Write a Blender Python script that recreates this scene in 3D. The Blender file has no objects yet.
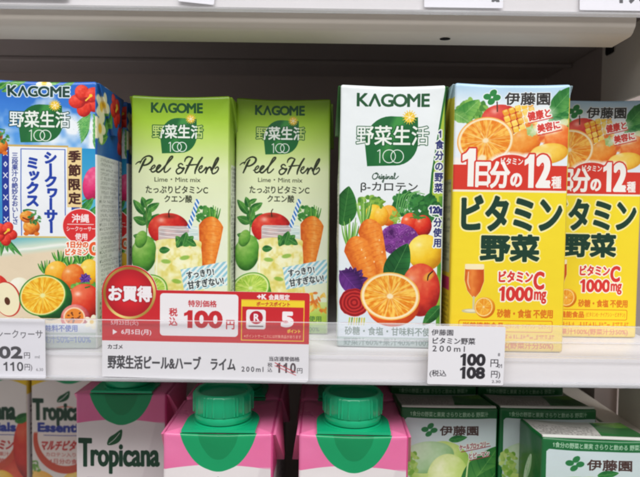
import bpy, bmesh, math, random
import numpy as np
from mathutils import Vector, Matrix

# ------------------------------------------------------------------ camera, light, exposure
S = bpy.context.scene
COL = S.collection
cam_d = bpy.data.cameras.new('camera')
cam = bpy.data.objects.new('camera', cam_d)
COL.objects.link(cam)
S.camera = cam
cam_d.sensor_width = 36.0
cam_d.lens = 560.0 / 640.0 * 36.0
cam_d.clip_start, cam_d.clip_end = 0.01, 20.0
PITCH = math.atan((238.5 - 215.0) / 560.0)
cam.matrix_world = (Matrix.Translation((0, 0, 0.061)) @ Matrix.Rotation(math.pi / 2 - PITCH, 4, 'X')
                    @ Matrix.Rotation(0.0137, 4, 'Z'))
cam_d.dof.use_dof = True
cam_d.dof.focus_distance = 0.262
cam_d.dof.aperture_fstop = 12.0

W = bpy.data.worlds.new('World')
S.world = W
W.use_nodes = True
W.node_tree.nodes['Background'].inputs[0].default_value = (1.0, 0.95, 0.925, 1)
W.node_tree.nodes['Background'].inputs[1].default_value = 0.29


def area(name, loc, target, sx, sy, power, col=(1, 1, 1)):
    l = bpy.data.lights.new(name, 'AREA')
    l.shape, l.size, l.size_y, l.energy, l.color = 'RECTANGLE', sx, sy, power, col
    o = bpy.data.objects.new(name, l)
    COL.objects.link(o)
    o.location = loc
    o.rotation_euler = (Vector(target) - Vector(loc)).to_track_quat('-Z', 'Y').to_euler()
    return o


# ceiling tubes of the shop aisle
area('ceiling_light', (0.12, -1.02, 1.46), (0, 0.25, 0.05), 3.6, 0.7, 71.0, (0.99, 0.995, 1.0))
area('ceiling_light', (0.4, -2.2, 1.9), (0, 0.25, 0.05), 2.6, 0.5, 7.0, (1.0, 0.97, 0.96))

S.view_settings.view_transform = 'Standard'
S.view_settings.look = 'None'
S.view_settings.gamma = 1.0
S.view_settings.use_curve_mapping = False
S.view_settings.exposure = 0.0
S.render.engine = 'CYCLES'
S.cycles.filter_width = 2.1
S.cycles.use_denoising = True
S.cycles.max_bounces = 8
S.cycles.transparent_max_bounces = 12

# ------------------------------------------------------------------ printed artwork: a small 2-D painter
_tc = bpy.data.curves.new('lettering', 'FONT')
_tc.resolution_u = 3
_to = bpy.data.objects.new('lettering', _tc)
COL.objects.link(_to)
_gcache = {}


def glyphs(s, spacing=1.0):
    """outlines of a line of lettering, one (N,4) array of edges per character, em units, y up"""
    key = (s, spacing)
    if key in _gcache:
        return _gcache[key]
    _tc.body = s
    _tc.space_character = spacing
    dg = bpy.context.evaluated_depsgraph_get()
    _to.update_tag()
    dg.update()
    cu = _to.to_curve(dg)
    out = {}
    ts = np.array([0.25, 0.5, 0.75, 1.0])[:, None]
    for sp in cu.splines:
        P = sp.bezier_points
        n = len(P)
        pts = []
        for i in range(n):
            a, b = P[i], P[(i + 1) % n]
            p0 = np.array(a.co[:2]); p1 = np.array(a.handle_right[:2])
            p2 = np.array(b.handle_left[:2]); p3 = np.array(b.co[:2])
            d = p3 - p0
            l = math.hypot(*d) + 1e-9
            dev = abs(d[0] * (p1 - p0)[1] - d[1] * (p1 - p0)[0]) / l + abs(d[0] * (p2 - p0)[1] - d[1] * (p2 - p0)[0]) / l
            if dev < 0.004:
                pts.append(p3[None])
            else:
                pts.append((1 - ts) ** 3 * p0 + 3 * (1 - ts) ** 2 * ts * p1 + 3 * (1 - ts) * ts ** 2 * p2 + ts ** 3 * p3)
        pts = np.concatenate(pts)
        out.setdefault(sp.character_index, []).append(np.concatenate([pts, np.roll(pts, -1, 0)], 1))
    _to.to_curve_clear()
    for k, ch in enumerate(s):                     # a flagged figure one
        if ch == '1' and k in out:
            A = np.concatenate(out[k])
            x0, x1, y0, y1 = A[:, 0].min(), A[:, 0].max(), A[:, 1].min(), A[:, 1].max()
            x0 = min(x0, x1 - .085)
            P = np.array([(x0, y0), (x1, y0), (x1, y1), (x0 + .012, y1), (x0 - .06, y1 - .1), (x0 - .17, y1 - .15), (x0 - .17, y1 - .24), (x0, y1 - .2)])
            out[k] = [np.concatenate([P, np.roll(P, -1, 0)], 1)]
    res = [np.concatenate(v) for k, v in sorted(out.items())]
    _gcache[key] = res
    return res


def sd_edges(E, X, Y):
    D = np.full(X.shape, 1e9, np.float32)
    Wn = np.zeros(X.shape, np.int16)
    for ax, ay, bx, by in E:
        ex, ey = bx - ax, by - ay
        px, py = X - ax, Y - ay
        t = np.clip((px * ex + py * ey) / (ex * ex + ey * ey + 1e-12), 0, 1)
        D = np.minimum(D, (px - ex * t) ** 2 + (py - ey * t) ** 2)
        up = (Y >= ay) != (Y >= by)
        side = ex * py - ey * px
        if by > ay:
            Wn += (up & (side > 0)).astype(np.int16)
        else:
            Wn -= (up & (side < 0)).astype(np.int16)
    return np.where(Wn != 0, -1, 1) * np.sqrt(D)


def vnoise(X, Y, scale, seed=0):
    rs = np.random.RandomState(seed)
    g = rs.rand(64, 64).astype(np.float32)
    x, y = X / scale + 7.3, Y / scale + 3.1
    xi, yi = np.floor(x).astype(int), np.floor(y).astype(int)
    fx, fy = x - xi, y - yi
    fx, fy = fx * fx * (3 - 2 * fx), fy * fy * (3 - 2 * fy)
    a, b = g[yi % 64, xi % 64], g[yi % 64, (xi + 1) % 64]
    c, d = g[(yi + 1) % 64, xi % 64], g[(yi + 1) % 64, (xi + 1) % 64]
    return (a * (1 - fx) + b * fx) * (1 - fy) + (c * (1 - fx) + d * fx) * fy


def rgb(c):
    return np.array(c, np.float32) / 255.0


def mix(a, b, t):
    t = np.clip(t, 0, 1)[..., None]
    return rgb(a) * (1 - t) + rgb(b) * t if not isinstance(a, np.ndarray) else a * (1 - t) + rgb(b) * t


def catmull(pts, n=8, closed=False):
    P = np.array(pts, float)
    N = len(P)
    out = []
    for i in range(N if closed else N - 1):
        if closed:
            p = [P[(i - 1) % N], P[i], P[(i + 1) % N], P[(i + 2) % N]]
        else:
            p = [P[max(i - 1, 0)], P[i], P[i + 1], P[min(i + 2, N - 1)]]
        for k in range(n):
            t = k / n
            out.append(0.5 * (2 * p[1] + (p[2] - p[0]) * t + (2 * p[0] - 5 * p[1] + 4 * p[2] - p[3]) * t * t
                              + (3 * p[1] - p[0] - 3 * p[2] + p[3]) * t ** 3))
    if not closed:
        out.append(P[-1])
    return np.array(out)


class Art:
    """a flat print; coordinates are in units of the print, y down"""

    def __init__(s, x0, y0, x1, y1, bg, res=4.0):
        s.x0, s.y0, s.x1, s.y1, s.r = x0, y0, x1, y1, res
        s.w, s.h = int(round((x1 - x0) * res)), int(round((y1 - y0) * res))
        xs = x0 + (np.arange(s.w, dtype=np.float32) + 0.5) / res
        ys = y0 + (np.arange(s.h, dtype=np.float32) + 0.5) / res
        s.X, s.Y = np.meshgrid(xs, ys)
        s.img = np.empty((s.h, s.w, 3), np.float32)
        s.img[:] = bg(s.X, s.Y) if callable(bg) else rgb(bg)
        s.clip = None

    def sl(s, xa, ya, xb, yb, pad=1.5):
        i0 = max(0, int((xa - pad - s.x0) * s.r)); i1 = min(s.w, int((xb + pad - s.x0) * s.r) + 1)
        j0 = max(0, int((ya - pad - s.y0) * s.r)); j1 = min(s.h, int((yb + pad - s.y0) * s.r) + 1)
        return (slice(j0, max(j0, j1)), slice(i0, max(i0, i1)))

    def put(s, sl, a, col):
        if a.size == 0:
            return
        c = col(s.X[sl], s.Y[sl]) if callable(col) else (col if isinstance(col, np.ndarray) else rgb(col))
        if s.clip is not None:
            a = a * s.clip[sl]
        a = a[..., None]
        s.img[sl] = s.img[sl] * (1 - a) + c * a

    def aa(s, d, soft=0.0):
        return np.clip(0.5 - d / (1.0 / s.r + soft), 0, 1)

    # --- lettering
    def letters(s, G, col, bold=0.0, out=()):
        for wd, oc in sorted(out, key=lambda q: -q[0]):
            for E in G:
                sl = s.sl(E[:, 0].min(), E[:, 1].min(), E[:, 0].max(), E[:, 1].max(), bold + wd + 0.6)
                if s.X[sl].size:
                    s.put(sl, s.aa(sd_edges(E, s.X[sl], s.Y[sl]) - bold - wd, 0.15), oc)
        for E in G:
            sl = s.sl(E[:, 0].min(), E[:, 1].min(), E[:, 0].max(), E[:, 1].max(), bold + 0.6)
            if s.X[sl].size:
                s.put(sl, s.aa(sd_edges(E, s.X[sl], s.Y[sl]) - bold), col)

    def fit(s, t, x0, y0, x1, y1, col, bold=0.0, out=(), rot=0.0, shear=0.0, spacing=1.0):
        G = glyphs(t, spacing)
        A = np.concatenate(G)
        gx0, gx1 = A[:, [0, 2]].min(), A[:, [0, 2]].max()
        gy0, gy1 = A[:, [1, 3]].min(), A[:, [1, 3]].max()
        b = bold
        x0, x1, y0, y1 = x0 + b, x1 - b, y0 + b, y1 - b
        cx, cy = (x0 + x1) / 2, (y0 + y1) / 2
        c, sn = math.cos(math.radians(rot)), math.sin(math.radians(rot))
        R = []
        for E in G:
            F = E.copy()
            for k in (0, 2):
                x = x0 + (E[:, k] - gx0) / (gx1 - gx0) * (x1 - x0)
                y = y1 - (E[:, k + 1] - gy0) / max(gy1 - gy0, 0.02) * (y1 - y0)
                x = x + shear * (cy - y)
                dx, dy = x - cx, y - cy
                F[:, k], F[:, k + 1] = cx + dx * c - dy * sn, cy + dx * sn + dy * c
            R.append(F)
        s.letters(R, col, bold, out)

    def one(s, x0, y0, x1, y1, col, out=()):
        w, h = x1 - x0, y1 - y0
        P = [(x0 + w * .42, y1), (x0 + w * .42, y0 + h * .27), (x0, y0 + h * .34), (x0, y0 + h * .17), (x0 + w * .3, y0 + h * .11), (x0 + w * .52, y0), (x1, y0), (x1, y1)]
        for wd, oc in sorted(out, key=lambda q: -q[0]):
            s.poly(P, oc, grow=wd)
        s.poly(P, col)

    def fit1(s, t, x0, y0, x1, y1, col, bold=0.0, out=()):
        """bold figures that begin with a flagged 1"""
        n = len(t) - 1
        w1 = (x1 - x0) / (n + .72) * .60
        g = (x1 - x0) / (n + .72) * .12
        for wd, oc in sorted(out, key=lambda q: -q[0]):
            s.one(x0, y0, x0 + w1, y1, oc, [(wd, oc)])
        s.fit(t[1:], x0 + w1 + g, y0, x1, y1, col, bold, out)
        s.one(x0, y0, x0 + w1, y1, col)

    def vtext(s, t, cx, y0, y1, size, col, bold=0.0, out=(), sx=1.0):
        n = len(t)
        R = []
        for i, ch in enumerate(t):
            cy = y0 + (y1 - y0) * (i + 0.5) / n
            for E in glyphs(ch):
                F = E.copy()
                mx = (E[:, [0, 2]].min() + E[:, [0, 2]].max()) / 2
                for k in (0, 2):
                    dx, dy = (E[:, k] - mx) * size, -(E[:, k + 1] - 0.38) * size
                    if ch in 'ー-':
                        dx, dy = -dy, dx
                    if ch in 'ッャュョヮ':
                        dx = dx + size * 0.12
                        dy = dy - size * 0.1
                    F[:, k], F[:, k + 1] = cx + dx * sx, cy + dy
                R.append(F)
        s.letters(R, col, bold, out)

    # --- shapes
    def rect(s, x0, y0, x1, y1, col, rad=0.0, a=1.0, soft=0.0, rot=0.0):
        cx, cy, hx, hy = (x0 + x1) / 2, (y0 + y1) / 2, (x1 - x0) / 2, (y1 - y0) / 2
        m = math.hypot(hx, hy) if rot else 0
        sl = s.sl(cx - max(hx, m), cy - max(hy, m), cx + max(hx, m), cy + max(hy, m), 1 + soft)
        c, sn = math.cos(math.radians(rot)), math.sin(math.radians(rot))
        dx, dy = s.X[sl] - cx, s.Y[sl] - cy
        u, v = np.abs(dx * c + dy * sn) - hx + rad, np.abs(-dx * sn + dy * c) - hy + rad
        d = np.hypot(np.maximum(u, 0), np.maximum(v, 0)) + np.minimum(np.maximum(u, v), 0) - rad
        s.put(sl, s.aa(d, soft) * a, col)

    def loc(s, sl, cx, cy, rx, ry, rot):
        c, sn = math.cos(math.radians(rot)), math.sin(math.radians(rot))
        dx, dy = s.X[sl] - cx, s.Y[sl] - cy
        return (dx * c + dy * sn) / rx, (-dx * sn + dy * c) / ry

    def ell(s, cx, cy, rx, ry, col, rot=0.0, a=1.0, soft=0.0):
        m = max(rx, ry)
        sl = s.sl(cx - m, cy - m, cx + m, cy + m, 1 + soft)
        u, v = s.loc(sl, cx, cy, rx, ry, rot)
        s.put(sl, s.aa((np.hypot(u, v) - 1) * min(rx, ry), soft) * a, col)

    def ball(s, cx, cy, rx, ry, dark, base, light, rot=0.0, hl=0.6, nz=0.12, seed=1, soft=0.25):
        """an illustrated round fruit"""
        m = max(rx, ry)
        sl = s.sl(cx - m, cy - m, cx + m, cy + m)
        if s.X[sl].size == 0:
            return
        u, v = s.loc(sl, cx, cy, rx, ry, rot)
        r2 = u * u + v * v
        z = np.sqrt(np.clip(1 - r2, 0, 1))
        X, Y = s.X[sl], s.Y[sl]
        du, dv = (X - cx) / m, (Y - cy) / m
        l = 0.55 * z - 0.38 * du - 0.5 * dv + (vnoise(X, Y, m * 0.22, seed) - 0.5) * nz * 2 + (vnoise(X, Y, m * 0.09, seed + 5) - .5) * nz
        c = mix(dark, base, (l + 0.25) / 0.6)
        c = mix(c, light, (l - 0.38) / 0.5)
        h = np.exp(-(((du + 0.36) / 0.16) ** 2 + ((dv + 0.42) / 0.12) ** 2)) * hl
        c = mix(c, (255, 252, 240), h)
        s.put(sl, s.aa((np.sqrt(r2) - 1) * min(rx, ry), soft), c)

    def poly(s, pts, col, smooth=False, a=1.0, soft=0.0, grow=0.0):
        P = catmull(pts, 6, True) if smooth else np.array(pts, float)
        E = np.concatenate([P, np.roll(P, -1, 0)], 1)
        sl = s.sl(P[:, 0].min(), P[:, 1].min(), P[:, 0].max(), P[:, 1].max(), 1 + soft + grow)
        if s.X[sl].size:
            s.put(sl, s.aa(sd_edges(E, s.X[sl], s.Y[sl]) - grow, soft) * a, col)

    def line(s, pts, w, col, smooth=True, a=1.0, soft=0.0):
        P = catmull(pts, 8) if smooth and len(pts) > 2 else np.array(pts, float)
        ws = np.full(len(P), w) if np.isscalar(w) else np.interp(np.linspace(0, 1, len(P)), np.linspace(0, 1, len(w)), w)
        mw = ws.max() + soft
        sl = s.sl(P[:, 0].min(), P[:, 1].min(), P[:, 0].max(), P[:, 1].max(), mw + 1)
        X, Y = s.X[sl], s.Y[sl]
        if X.size == 0:
            return
        D = np.full(X.shape, 1e9, np.float32)
        for i in range(len(P) - 1):
            ax, ay = P[i]
            ex, ey = P[i + 1] - P[i]
            px, py = X - ax, Y - ay
            t = np.clip((px * ex + py * ey) / (ex * ex + ey * ey + 1e-9), 0, 1)
            D = np.minimum(D, np.hypot(px - ex * t, py - ey * t) - (ws[i] + (ws[i + 1] - ws[i]) * t) / 2)
        s.put(sl, s.aa(D, soft) * a, col)

    def leaf(s, x0, y0, x1, y1, w, dark, light, rib=(170, 205, 120), seed=3):
        dx, dy = x1 - x0, y1 - y0
        L = math.hypot(dx, dy)
        sl = s.sl(min(x0, x1) - w, min(y0, y1) - w, max(x0, x1) + w, max(y0, y1) + w)
        X, Y = s.X[sl], s.Y[sl]
        if X.size == 0:
            return
        t = ((X - x0) * dx + (Y - y0) * dy) / L / L
        q = (-(X - x0) * dy + (Y - y0) * dx) / L
        tt = np.clip(t, 0, 1)
        half = w * 0.5 * (np.sin(np.pi * tt ** 0.8) ** 0.75)
        d = np.where((t < 0) | (t > 1), 3.0, np.abs(q) - half)
        veins = np.abs(((t * 7 - np.abs(q) / w * 2.2) % 1) - 0.5) * 2
        l = 0.5 + q / w * 0.8 + (vnoise(X, Y, w * 0.4, seed) - 0.5) * 0.7 - 0.25 * (veins < 0.16)
        c = mix(dark, light, l)
        c = mix(c, rib, np.clip(1 - np.abs(q) * 2.2, 0, 1) * 0.7)
        s.put(sl, s.aa(d, 0.1), c)

    def carrot(s, x0, y0, x1, y1, w, seed=2, c0=(204, 86, 22), c1=(242, 140, 48), c2=(254, 198, 116)):
        dx, dy = x1 - x0, y1 - y0
        L = math.hypot(dx, dy)
        sl = s.sl(min(x0, x1) - w, min(y0, y1) - w, max(x0, x1) + w, max(y0, y1) + w)
        X, Y = s.X[sl], s.Y[sl]
        if X.size == 0:
            return
        t = ((X - x0) * dx + (Y - y0) * dy) / L / L
        q = (-(X - x0) * dy + (Y - y0) * dx) / L
        tt = np.clip(t, 0.0, 1)
        half = w * 0.5 * np.minimum(np.sqrt(np.clip(tt / 0.16, 0, 1)), 1) * (1 - 0.62 * tt ** 1.4) * np.sqrt(np.clip((1.001 - tt) / 0.1, 0, 1).clip(0, 1))
        d = np.where((t < 0) | (t > 1), 3.0, np.abs(q) - half)
        e = q / np.maximum(half, 0.3)
        l = 0.55 - np.abs(e + 0.3) * 0.55 + (vnoise(X, Y, 2.2, seed) - 0.5) * 0.3
        ring = np.sin(t * L * 1.3 + 3 * vnoise(X, Y, 5, seed + 1)) > 0.93
        c = mix(c0, c1, l * 2 + 0.35)
        c = mix(c, c2, (l - 0.4) * 2.2)
        c = mix(c, c0, ring * 0.35 * (np.abs(e) < 0.75))
        s.put(sl, s.aa(d, 0.15), c)

    def citrus(s, cx, cy, rx, ry, rind, pith, f1, f2, rot=0.0, n=10, rimw=0.09, pithw=0.1, seed=4):
        m = max(rx, ry)
        sl = s.sl(cx - m, cy - m, cx + m, cy + m)
        X, Y = s.X[sl], s.Y[sl]
        if X.size == 0:
            return
        u, v = s.loc(sl, cx, cy, rx, ry, rot)
        r = np.hypot(u, v)
        th = np.arctan2(v, u)
        k = th / (2 * np.pi) * n
        seg = np.abs((k % 1) - 0.5) * 2            # 1 at membranes
        fib = vnoise(th * 14 + 40, r * 3.5, 1.0, seed) * 0.7 + vnoise(th * 30 + 90, r * 6, 1.0, seed + 1) * 0.45
        c = mix(f1, f2, (fib - .55) * 2.1 + .5 + (vnoise(X, Y, 2.4, seed + 3) - .5) * .7 + (np.floor(k) * 7 % 3 - 1) * 0.08 + (0.5 - r) * 0.2)
        memb = np.clip((seg - 1 + 0.10 / np.maximum(r, 0.12)) * 6, 0, 1) * 0.34
        c = mix(c, pith, memb * (r > 0.08))
        c = mix(c, pith, np.clip((0.13 - r) / 0.05, 0, 1))
        inner = 1 - rimw - pithw
        c = mix(c, pith, np.clip((r - inner) / 0.03, 0, 1))
        c = mix(c, rind, np.clip((r - (1 - rimw)) / 0.03, 0, 1))
        s.put(sl, s.aa((r - 1) * min(rx, ry), 0.15), c)

    def rows(s, x0, y0, x1, y1, n, col, h=0.62, seed=1, bullets=True, dens=0.72):
        """blocks of small print too fine to read"""
        rs = np.random.RandomState(seed)
        p = (y1 - y0) / n
        for i in range(n):
            ya = y0 + i * p
            xe = x1 - (rs.rand() < 0.3) * rs.rand() * (x1 - x0) * 0.5
            x = x0
            if bullets and rs.rand() < 0.3:
                s.ell(x0 - p * 0.3, ya + p * 0.4, p * 0.28, p * 0.28, col)
            while x < xe:
                wch = p * h * rs.uniform(0.7, 1.05)
                if rs.rand() < 0.93:
                    for _ in range(3):
                        if rs.rand() < 0.5:
                            yy = ya + rs.rand() * p * h
                            s.rect(x, yy, x + wch * 0.85, yy + p * 0.11, col, a=dens)
                        else:
                            xx = x + rs.rand() * wch * 0.8
                            s.rect(xx, ya, xx + p * 0.11, ya + p * h, col, a=dens)
                x += wch * 1.12

    def sub(s, x0, y0, x1, y1, fn):
        pass

    def image(s, name):
        im = bpy.data.images.new(name, s.w, s.h)
        px = np.ones((s.h, s.w, 4), np.float32)
        px[..., :3] = np.clip(s.img[::-1], 0, 1)
        im.pixels.foreach_set(px.ravel())
        im.update()
        im.pack()
        return im


def grass_tuft(A, x, y, w, h, n, cols, seed):
    rs = np.random.RandomState(seed)
    for i in range(n):
        a = (i / max(n - 1, 1) - 0.5)
        tx = x + a * w * 1.3 + rs.uniform(-1, 1)
        ty = y - h * rs.uniform(0.75, 1.05) * (1 - 0.5 * abs(a))
        A.line([(x + a * w * 0.35, y), ((x + a * w * 0.6 + tx) / 2, (y + ty) / 2), (tx, ty)], [1.9, 1.6, 0.7], cols[i % len(cols)])


def bush(A, cx, cy, rx, ry, dark, light, seed, n=40, sz=2.6):
    rs = np.random.RandomState(seed)
    for i in range(n):
        a, r = rs.uniform(0, 6.283), math.sqrt(rs.rand())
        x, y = cx + math.cos(a) * r * rx, cy + math.sin(a) * r * ry
        t = rs.rand()
        c = tuple(dark[q] * (1 - t) + light[q] * t for q in range(3))
        A.ell(x, y, sz * rs.uniform(0.6, 1.2), sz * rs.uniform(0.4, 0.8), c, rs.uniform(0, 180), soft=0.3)


def hibiscus(A, cx, cy, r, base, dark, seed=0, rot=0):
    for k in range(5):
        a = math.radians(rot + 72 * k)
        px, py = cx + math.cos(a) * r * 0.52, cy + math.sin(a) * r * 0.52
        A.ball(px, py, r * 0.52, r * 0.44, dark, base, tuple(min(255, c + 40) for c in base), math.degrees(a), hl=0.12, nz=0.18, seed=seed + k)
    A.ell(cx, cy, r * 0.2, r * 0.2, dark, soft=1.0)
    A.line([(cx, cy), (cx + r * 0.3, cy - r * 0.28)], 1.5, (250, 210, 70))
    A.ell(cx + r * 0.3, cy - r * 0.3, 1.6, 1.6, (250, 205, 60))


def leaf_badge(A, x0, y0, x1, y1, c=(26, 104, 52), c2=(74, 160, 72), sun=True):
    w, h = x1 - x0, y1 - y0
    pts = []
    for k in range(9):                               # upper left round
        a = math.pi + k / 8 * math.pi / 2
        pts.append((x0 + w * 0.48 + math.cos(a) * w * 0.48, y0 + h * 0.55 + math.sin(a) * h * 0.55))
    pts += [(x1 - w * 0.015, y0 + h * 0.02)]
    for k in range(9):                               # lower right round
        a = k / 8 * math.pi / 2
        pts.append((x1 - w * 0.42 + math.cos(a) * w * 0.42, y1 - h * 0.5 + math.sin(a) * h * 0.48))
    pts += [(x0 + w * 0.05, y1)]
    A.poly(pts, c)
    E = np.array(pts, float)
    sl = A.sl(x0, y0, x1, y1, 0)
    m = A.aa(sd_edges(np.concatenate([E, np.roll(E, -1, 0)], 1), A.X[sl], A.Y[sl]) + 0.2)
    u, v = (A.X[sl] - x0) / w, (A.Y[sl] - y0) / h
    band = np.clip(1 - np.abs(u - 0.36 - (1 - v) * 0.42 + 0.1) / 0.17, 0, 1) * np.clip(1.15 - v * 1.1, 0, 1)
    A.put(sl, m * np.clip(band * 1.6, 0, 1) * 0.8, c2)
    if sun:
        sx, sy, r = x1 - w * 0.17, y0 + h * 0.02, w * 0.135
        for k in range(16):
            a = k / 16 * 2 * math.pi
            A.line([(sx, sy), (sx + math.cos(a) * r, sy + math.sin(a) * r)], [1.6, 0.6], (240, 200, 60))
        A.ell(sx, sy, r * 0.72, r * 0.72, (244, 202, 60))
        for k in range(6):
            a = k / 6 * 2 * math.pi + 0.3
            A.line([(sx, sy), (sx + math.cos(a) * r * 0.62, sy + math.sin(a) * r * 0.62)], 0.55, (255, 250, 225))
    return pts


def maker_word(A, x0, y0, x1, y1, col, bold=0.55, out=()):
    """the bold six-letter maker's word with its barless As"""
    w = x1 - x0
    cells = [(0, .165), (.16, .335), (.33, .505), (.495, .695), (.69, .87), (.885, 1)]
    for i, (a, b) in enumerate(cells):
        ch = 'KAGOME'[i]
        xa, xb = x0 + a * w, x0 + b * w
        if ch == 'A':
            lw = (y1 - y0) * 0.2
            for wd, oc in out:
                A.line([(xa + lw * .6, y1 - lw * .5), ((xa + xb) / 2, y0 + lw * .55), (xb - lw * .6, y1 - lw * .5)], lw + 2 * wd, oc, smooth=False)
            A.line([(xa + lw * .6, y1 - lw * .5), ((xa + xb) / 2, y0 + lw * .55), (xb - lw * .6, y1 - lw * .5)], lw, col, smooth=False)
        else:
            A.fit(ch, xa, y0, xb, y1, col, bold, out)


def hundred(A, x0, y0, x1, y1, col, w=0.85):
    h = y1 - y0
    ww = x1 - x0
    A.line([(x0, y0 + h * .12), (x0 + ww * .09, y0), (x0 + ww * .09, y1)], w, col, smooth=False)
    r = h / 2
    for cx in (x0 + ww * .2 + r, x1 - r):
        P = [(cx + math.cos(a) * r * .98, (y0 + y1) / 2 + math.sin(a) * r) for a in np.linspace(0, 2 * math.pi, 30)]
        A.line(P, w, col, smooth=False)


def badge_block(A, word, leafbox, name, hund, dark, paper, sun=True, wout=()):
    maker_word(A, *word, dark, 0.5, wout)
    pts = leaf_badge(A, *leafbox, sun=sun)
    E = np.array(pts, float)
    inside = A.aa(sd_edges(np.concatenate([E, np.roll(E, -1, 0)], 1), A.X, A.Y))
    A.fit('野菜生活', *name, dark, 0.75, [(0.25, dark)])
    A.fit('野菜生活', name[0] + .5, name[1] + .5, name[2] - .5, name[3] - .5, paper, 0.22)
    A.clip = inside
    A.fit('野菜生活', *name, (22, 92, 46), 0.9, [(0.7, (22, 92, 46))])
    A.fit('野菜生活', *name, (240, 244, 236), 0.38)
    A.clip = None
    hundred(A, *hund, (240, 244, 236))


# ---- the white carton with vegetables
def art_white():
    A = Art(340, 84, 447, 350, lambda X, Y: mix((236, 241, 242), (214, 226, 236), (Y - 230) / 110))
    rc = (30, 84, 48)
    badge_block(A, (356.6, 92, 430.5, 105.6), (365.5, 115, 419.5, 165.7), (356.3, 124.5, 430.5, 144.6), (378.5, 149, 405, 162), rc, (240, 244, 240))
    # green side stripe
    A.poly([(448, 84), (446, 86), (443, 105), (438, 140), (433.5, 172), (432, 192), (420, 200), (448, 214)], (38, 112, 50))
    A.poly([(448, 84), (447, 88), (444.6, 108), (440, 140), (435.6, 172), (434.4, 196), (448, 212)], (172, 200, 66))
    A.rect(441.5, 195, 448, 350, lambda X, Y: mix((150, 190, 60), (70, 140, 50), vnoise(X, Y, 7, 3) * 1.5 - .3))
    A.vtext('1食分の野菜', 441.2, 127, 192, 9.6, (34, 42, 110), .3, [(1.3, (238, 242, 236))], .92)
    # script word
    def scr(P, w=0.8):
        A.line([(373.6 + x * 1.0, 179.0 - y * 1.0) for x, y in P], w, (40, 70, 52))
    scr([(5.0, 6.6), (1.8, 5.8), (.2, 3), (1.2, .6), (3.6, .8), (5.6, 3.4), (5.3, 6), (3.8, 6.8), (3.4, 5.8), (6.5, 5.4)], [.7, 1.1, .6])
    x = 6.2
    scr([(x, 1.5), (x + 1.2, 3.6), (x + 1.5, 3.2), (x + 1.2, .8), (x + 2.2, 1.2), (x + 3.2, 3.4), (x + 2.7, .8), (x + 3.6, 1.2), (x + 5.4, 3.4), (x + 4.4, 3.2), (x + 4.2, 1.2), (x + 5.4, 1.4), (x + 6, 3.4), (x + 5.2, -2.2), (x + 4.1, -2.2), (x + 4.8, -.4), (x + 7.2, 1.6)])
    scr([(x + 7.2, 1.6), (x + 7.9, 3.4), (x + 7.6, .8), (x + 8.6, 1.3), (x + 9.2, 3.3), (x + 9.2, .8), (x + 10, 2.8), (x + 11, 3.3), (x + 11, .9), (x + 12, 1.4), (x + 13.8, 3.4), (x + 12.8, 3.2), (x + 12.8, 1), (x + 14, 1.4), (x + 14.7, 3.4), (x + 14.5, .8), (x + 15.6, 1.6), (x + 17.2, 5.6), (x + 16.6, 6.9), (x + 16.1, 5), (x + 16.6, .9), (x + 18.6, 1.8), (x + 20.4, 3.6)])
    A.ell(x + 373.6 + 3.3, 174.2, .6, .6, (40, 70, 52)); A.ell(x + 373.6 + 8.1, 174.2, .6, .6, (40, 70, 52))
    A.fit('β-カロテン', 362, 181.6, 420, 192, (45, 48, 46), 0.12)
    # produce
    A.leaf(344, 226, 350, 186, 24, (18, 74, 28), (52, 128, 52), (110, 165, 90), 11)
    bush(A, 372, 204, 13, 8, (70, 130, 40), (160, 200, 80), 5, 70, 2.8)
    bush(A, 410, 204, 16, 13, (22, 90, 40), (70, 150, 70), 6, 110, 3.0)
    bush(A, 430, 208, 13, 14, (20, 84, 36), (60, 135, 60), 7, 90, 3.0)
    for i in range(6):
        A.line([(398 + i * 2, 212), (400 + i * 3, 198 - i), (402 + i * 5, 190 + (i % 2) * 3)], [1.2, .8], (105, 170, 90))
    A.ball(376, 214, 9, 10, (205, 120, 10), (246, 190, 35), (255, 228, 90), 0, .6, .08, 3)
    A.ball(391, 215, 9.5, 10.5, (200, 85, 10), (242, 150, 35), (255, 200, 90), 0, .5, .08, 4)
    A.ball(383.5, 216, 7.5, 10, (210, 120, 15), (248, 180, 40), (255, 220, 100), 0, .3, .08, 5)
    A.line([(383, 207), (384, 203), (387, 201)], [2.6, 1.6], (110, 150, 50))
    bush(A, 398, 218, 5, 7, (110, 160, 50), (180, 210, 100), 9, 26, 2.0)
    A.ball(413, 223, 9.5, 11, (140, 15, 15), (222, 48, 28), (250, 120, 70), 0, .7, .06, 6)
    A.ball(426, 225, 9, 11, (130, 15, 15), (214, 40, 26), (245, 110, 70), 0, .45, .06, 7)
    A.line([(416, 214), (421, 217), (428, 216)], [2, 2.6, 1.4], (70, 140, 50))
    for k in range(-2, 3):
        A.line([(421, 216), (421 + k * 4, 219 - abs(k))], [1.8, .7], (60, 130, 50))
    # cabbage
    sl = A.sl(382, 220, 424, 260)
    X, Y = A.X[sl], A.Y[sl]
    u, v = (X - 402) / 20, (Y - 239) / 16
    n = vnoise(X, Y, 5.5, 21) + 0.5 * vnoise(X, Y, 2.6, 22)
    c = mix((74, 22, 92), (140, 62, 158), n * 1.1 - .25)
    c = mix(c, (212, 170, 216), np.clip(1 - np.abs(((n * 4.2) % 1) - .5) * 9, 0, 1) * .75)
    A.put(sl, A.aa((np.hypot(u, v) - 1) * 16, .4), c)
    A.ball(429, 252, 18, 18.5, (196, 130, 10), (246, 200, 40), (255, 236, 120), -30, .45, .06, 8)
    # carrots
    grass_tuft(A, 366, 224, 13, 30, 9, [(120, 175, 75), (160, 205, 110), (85, 145, 55)], 3)
    A.carrot(369, 219, 388, 282, 26, 4)
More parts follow.
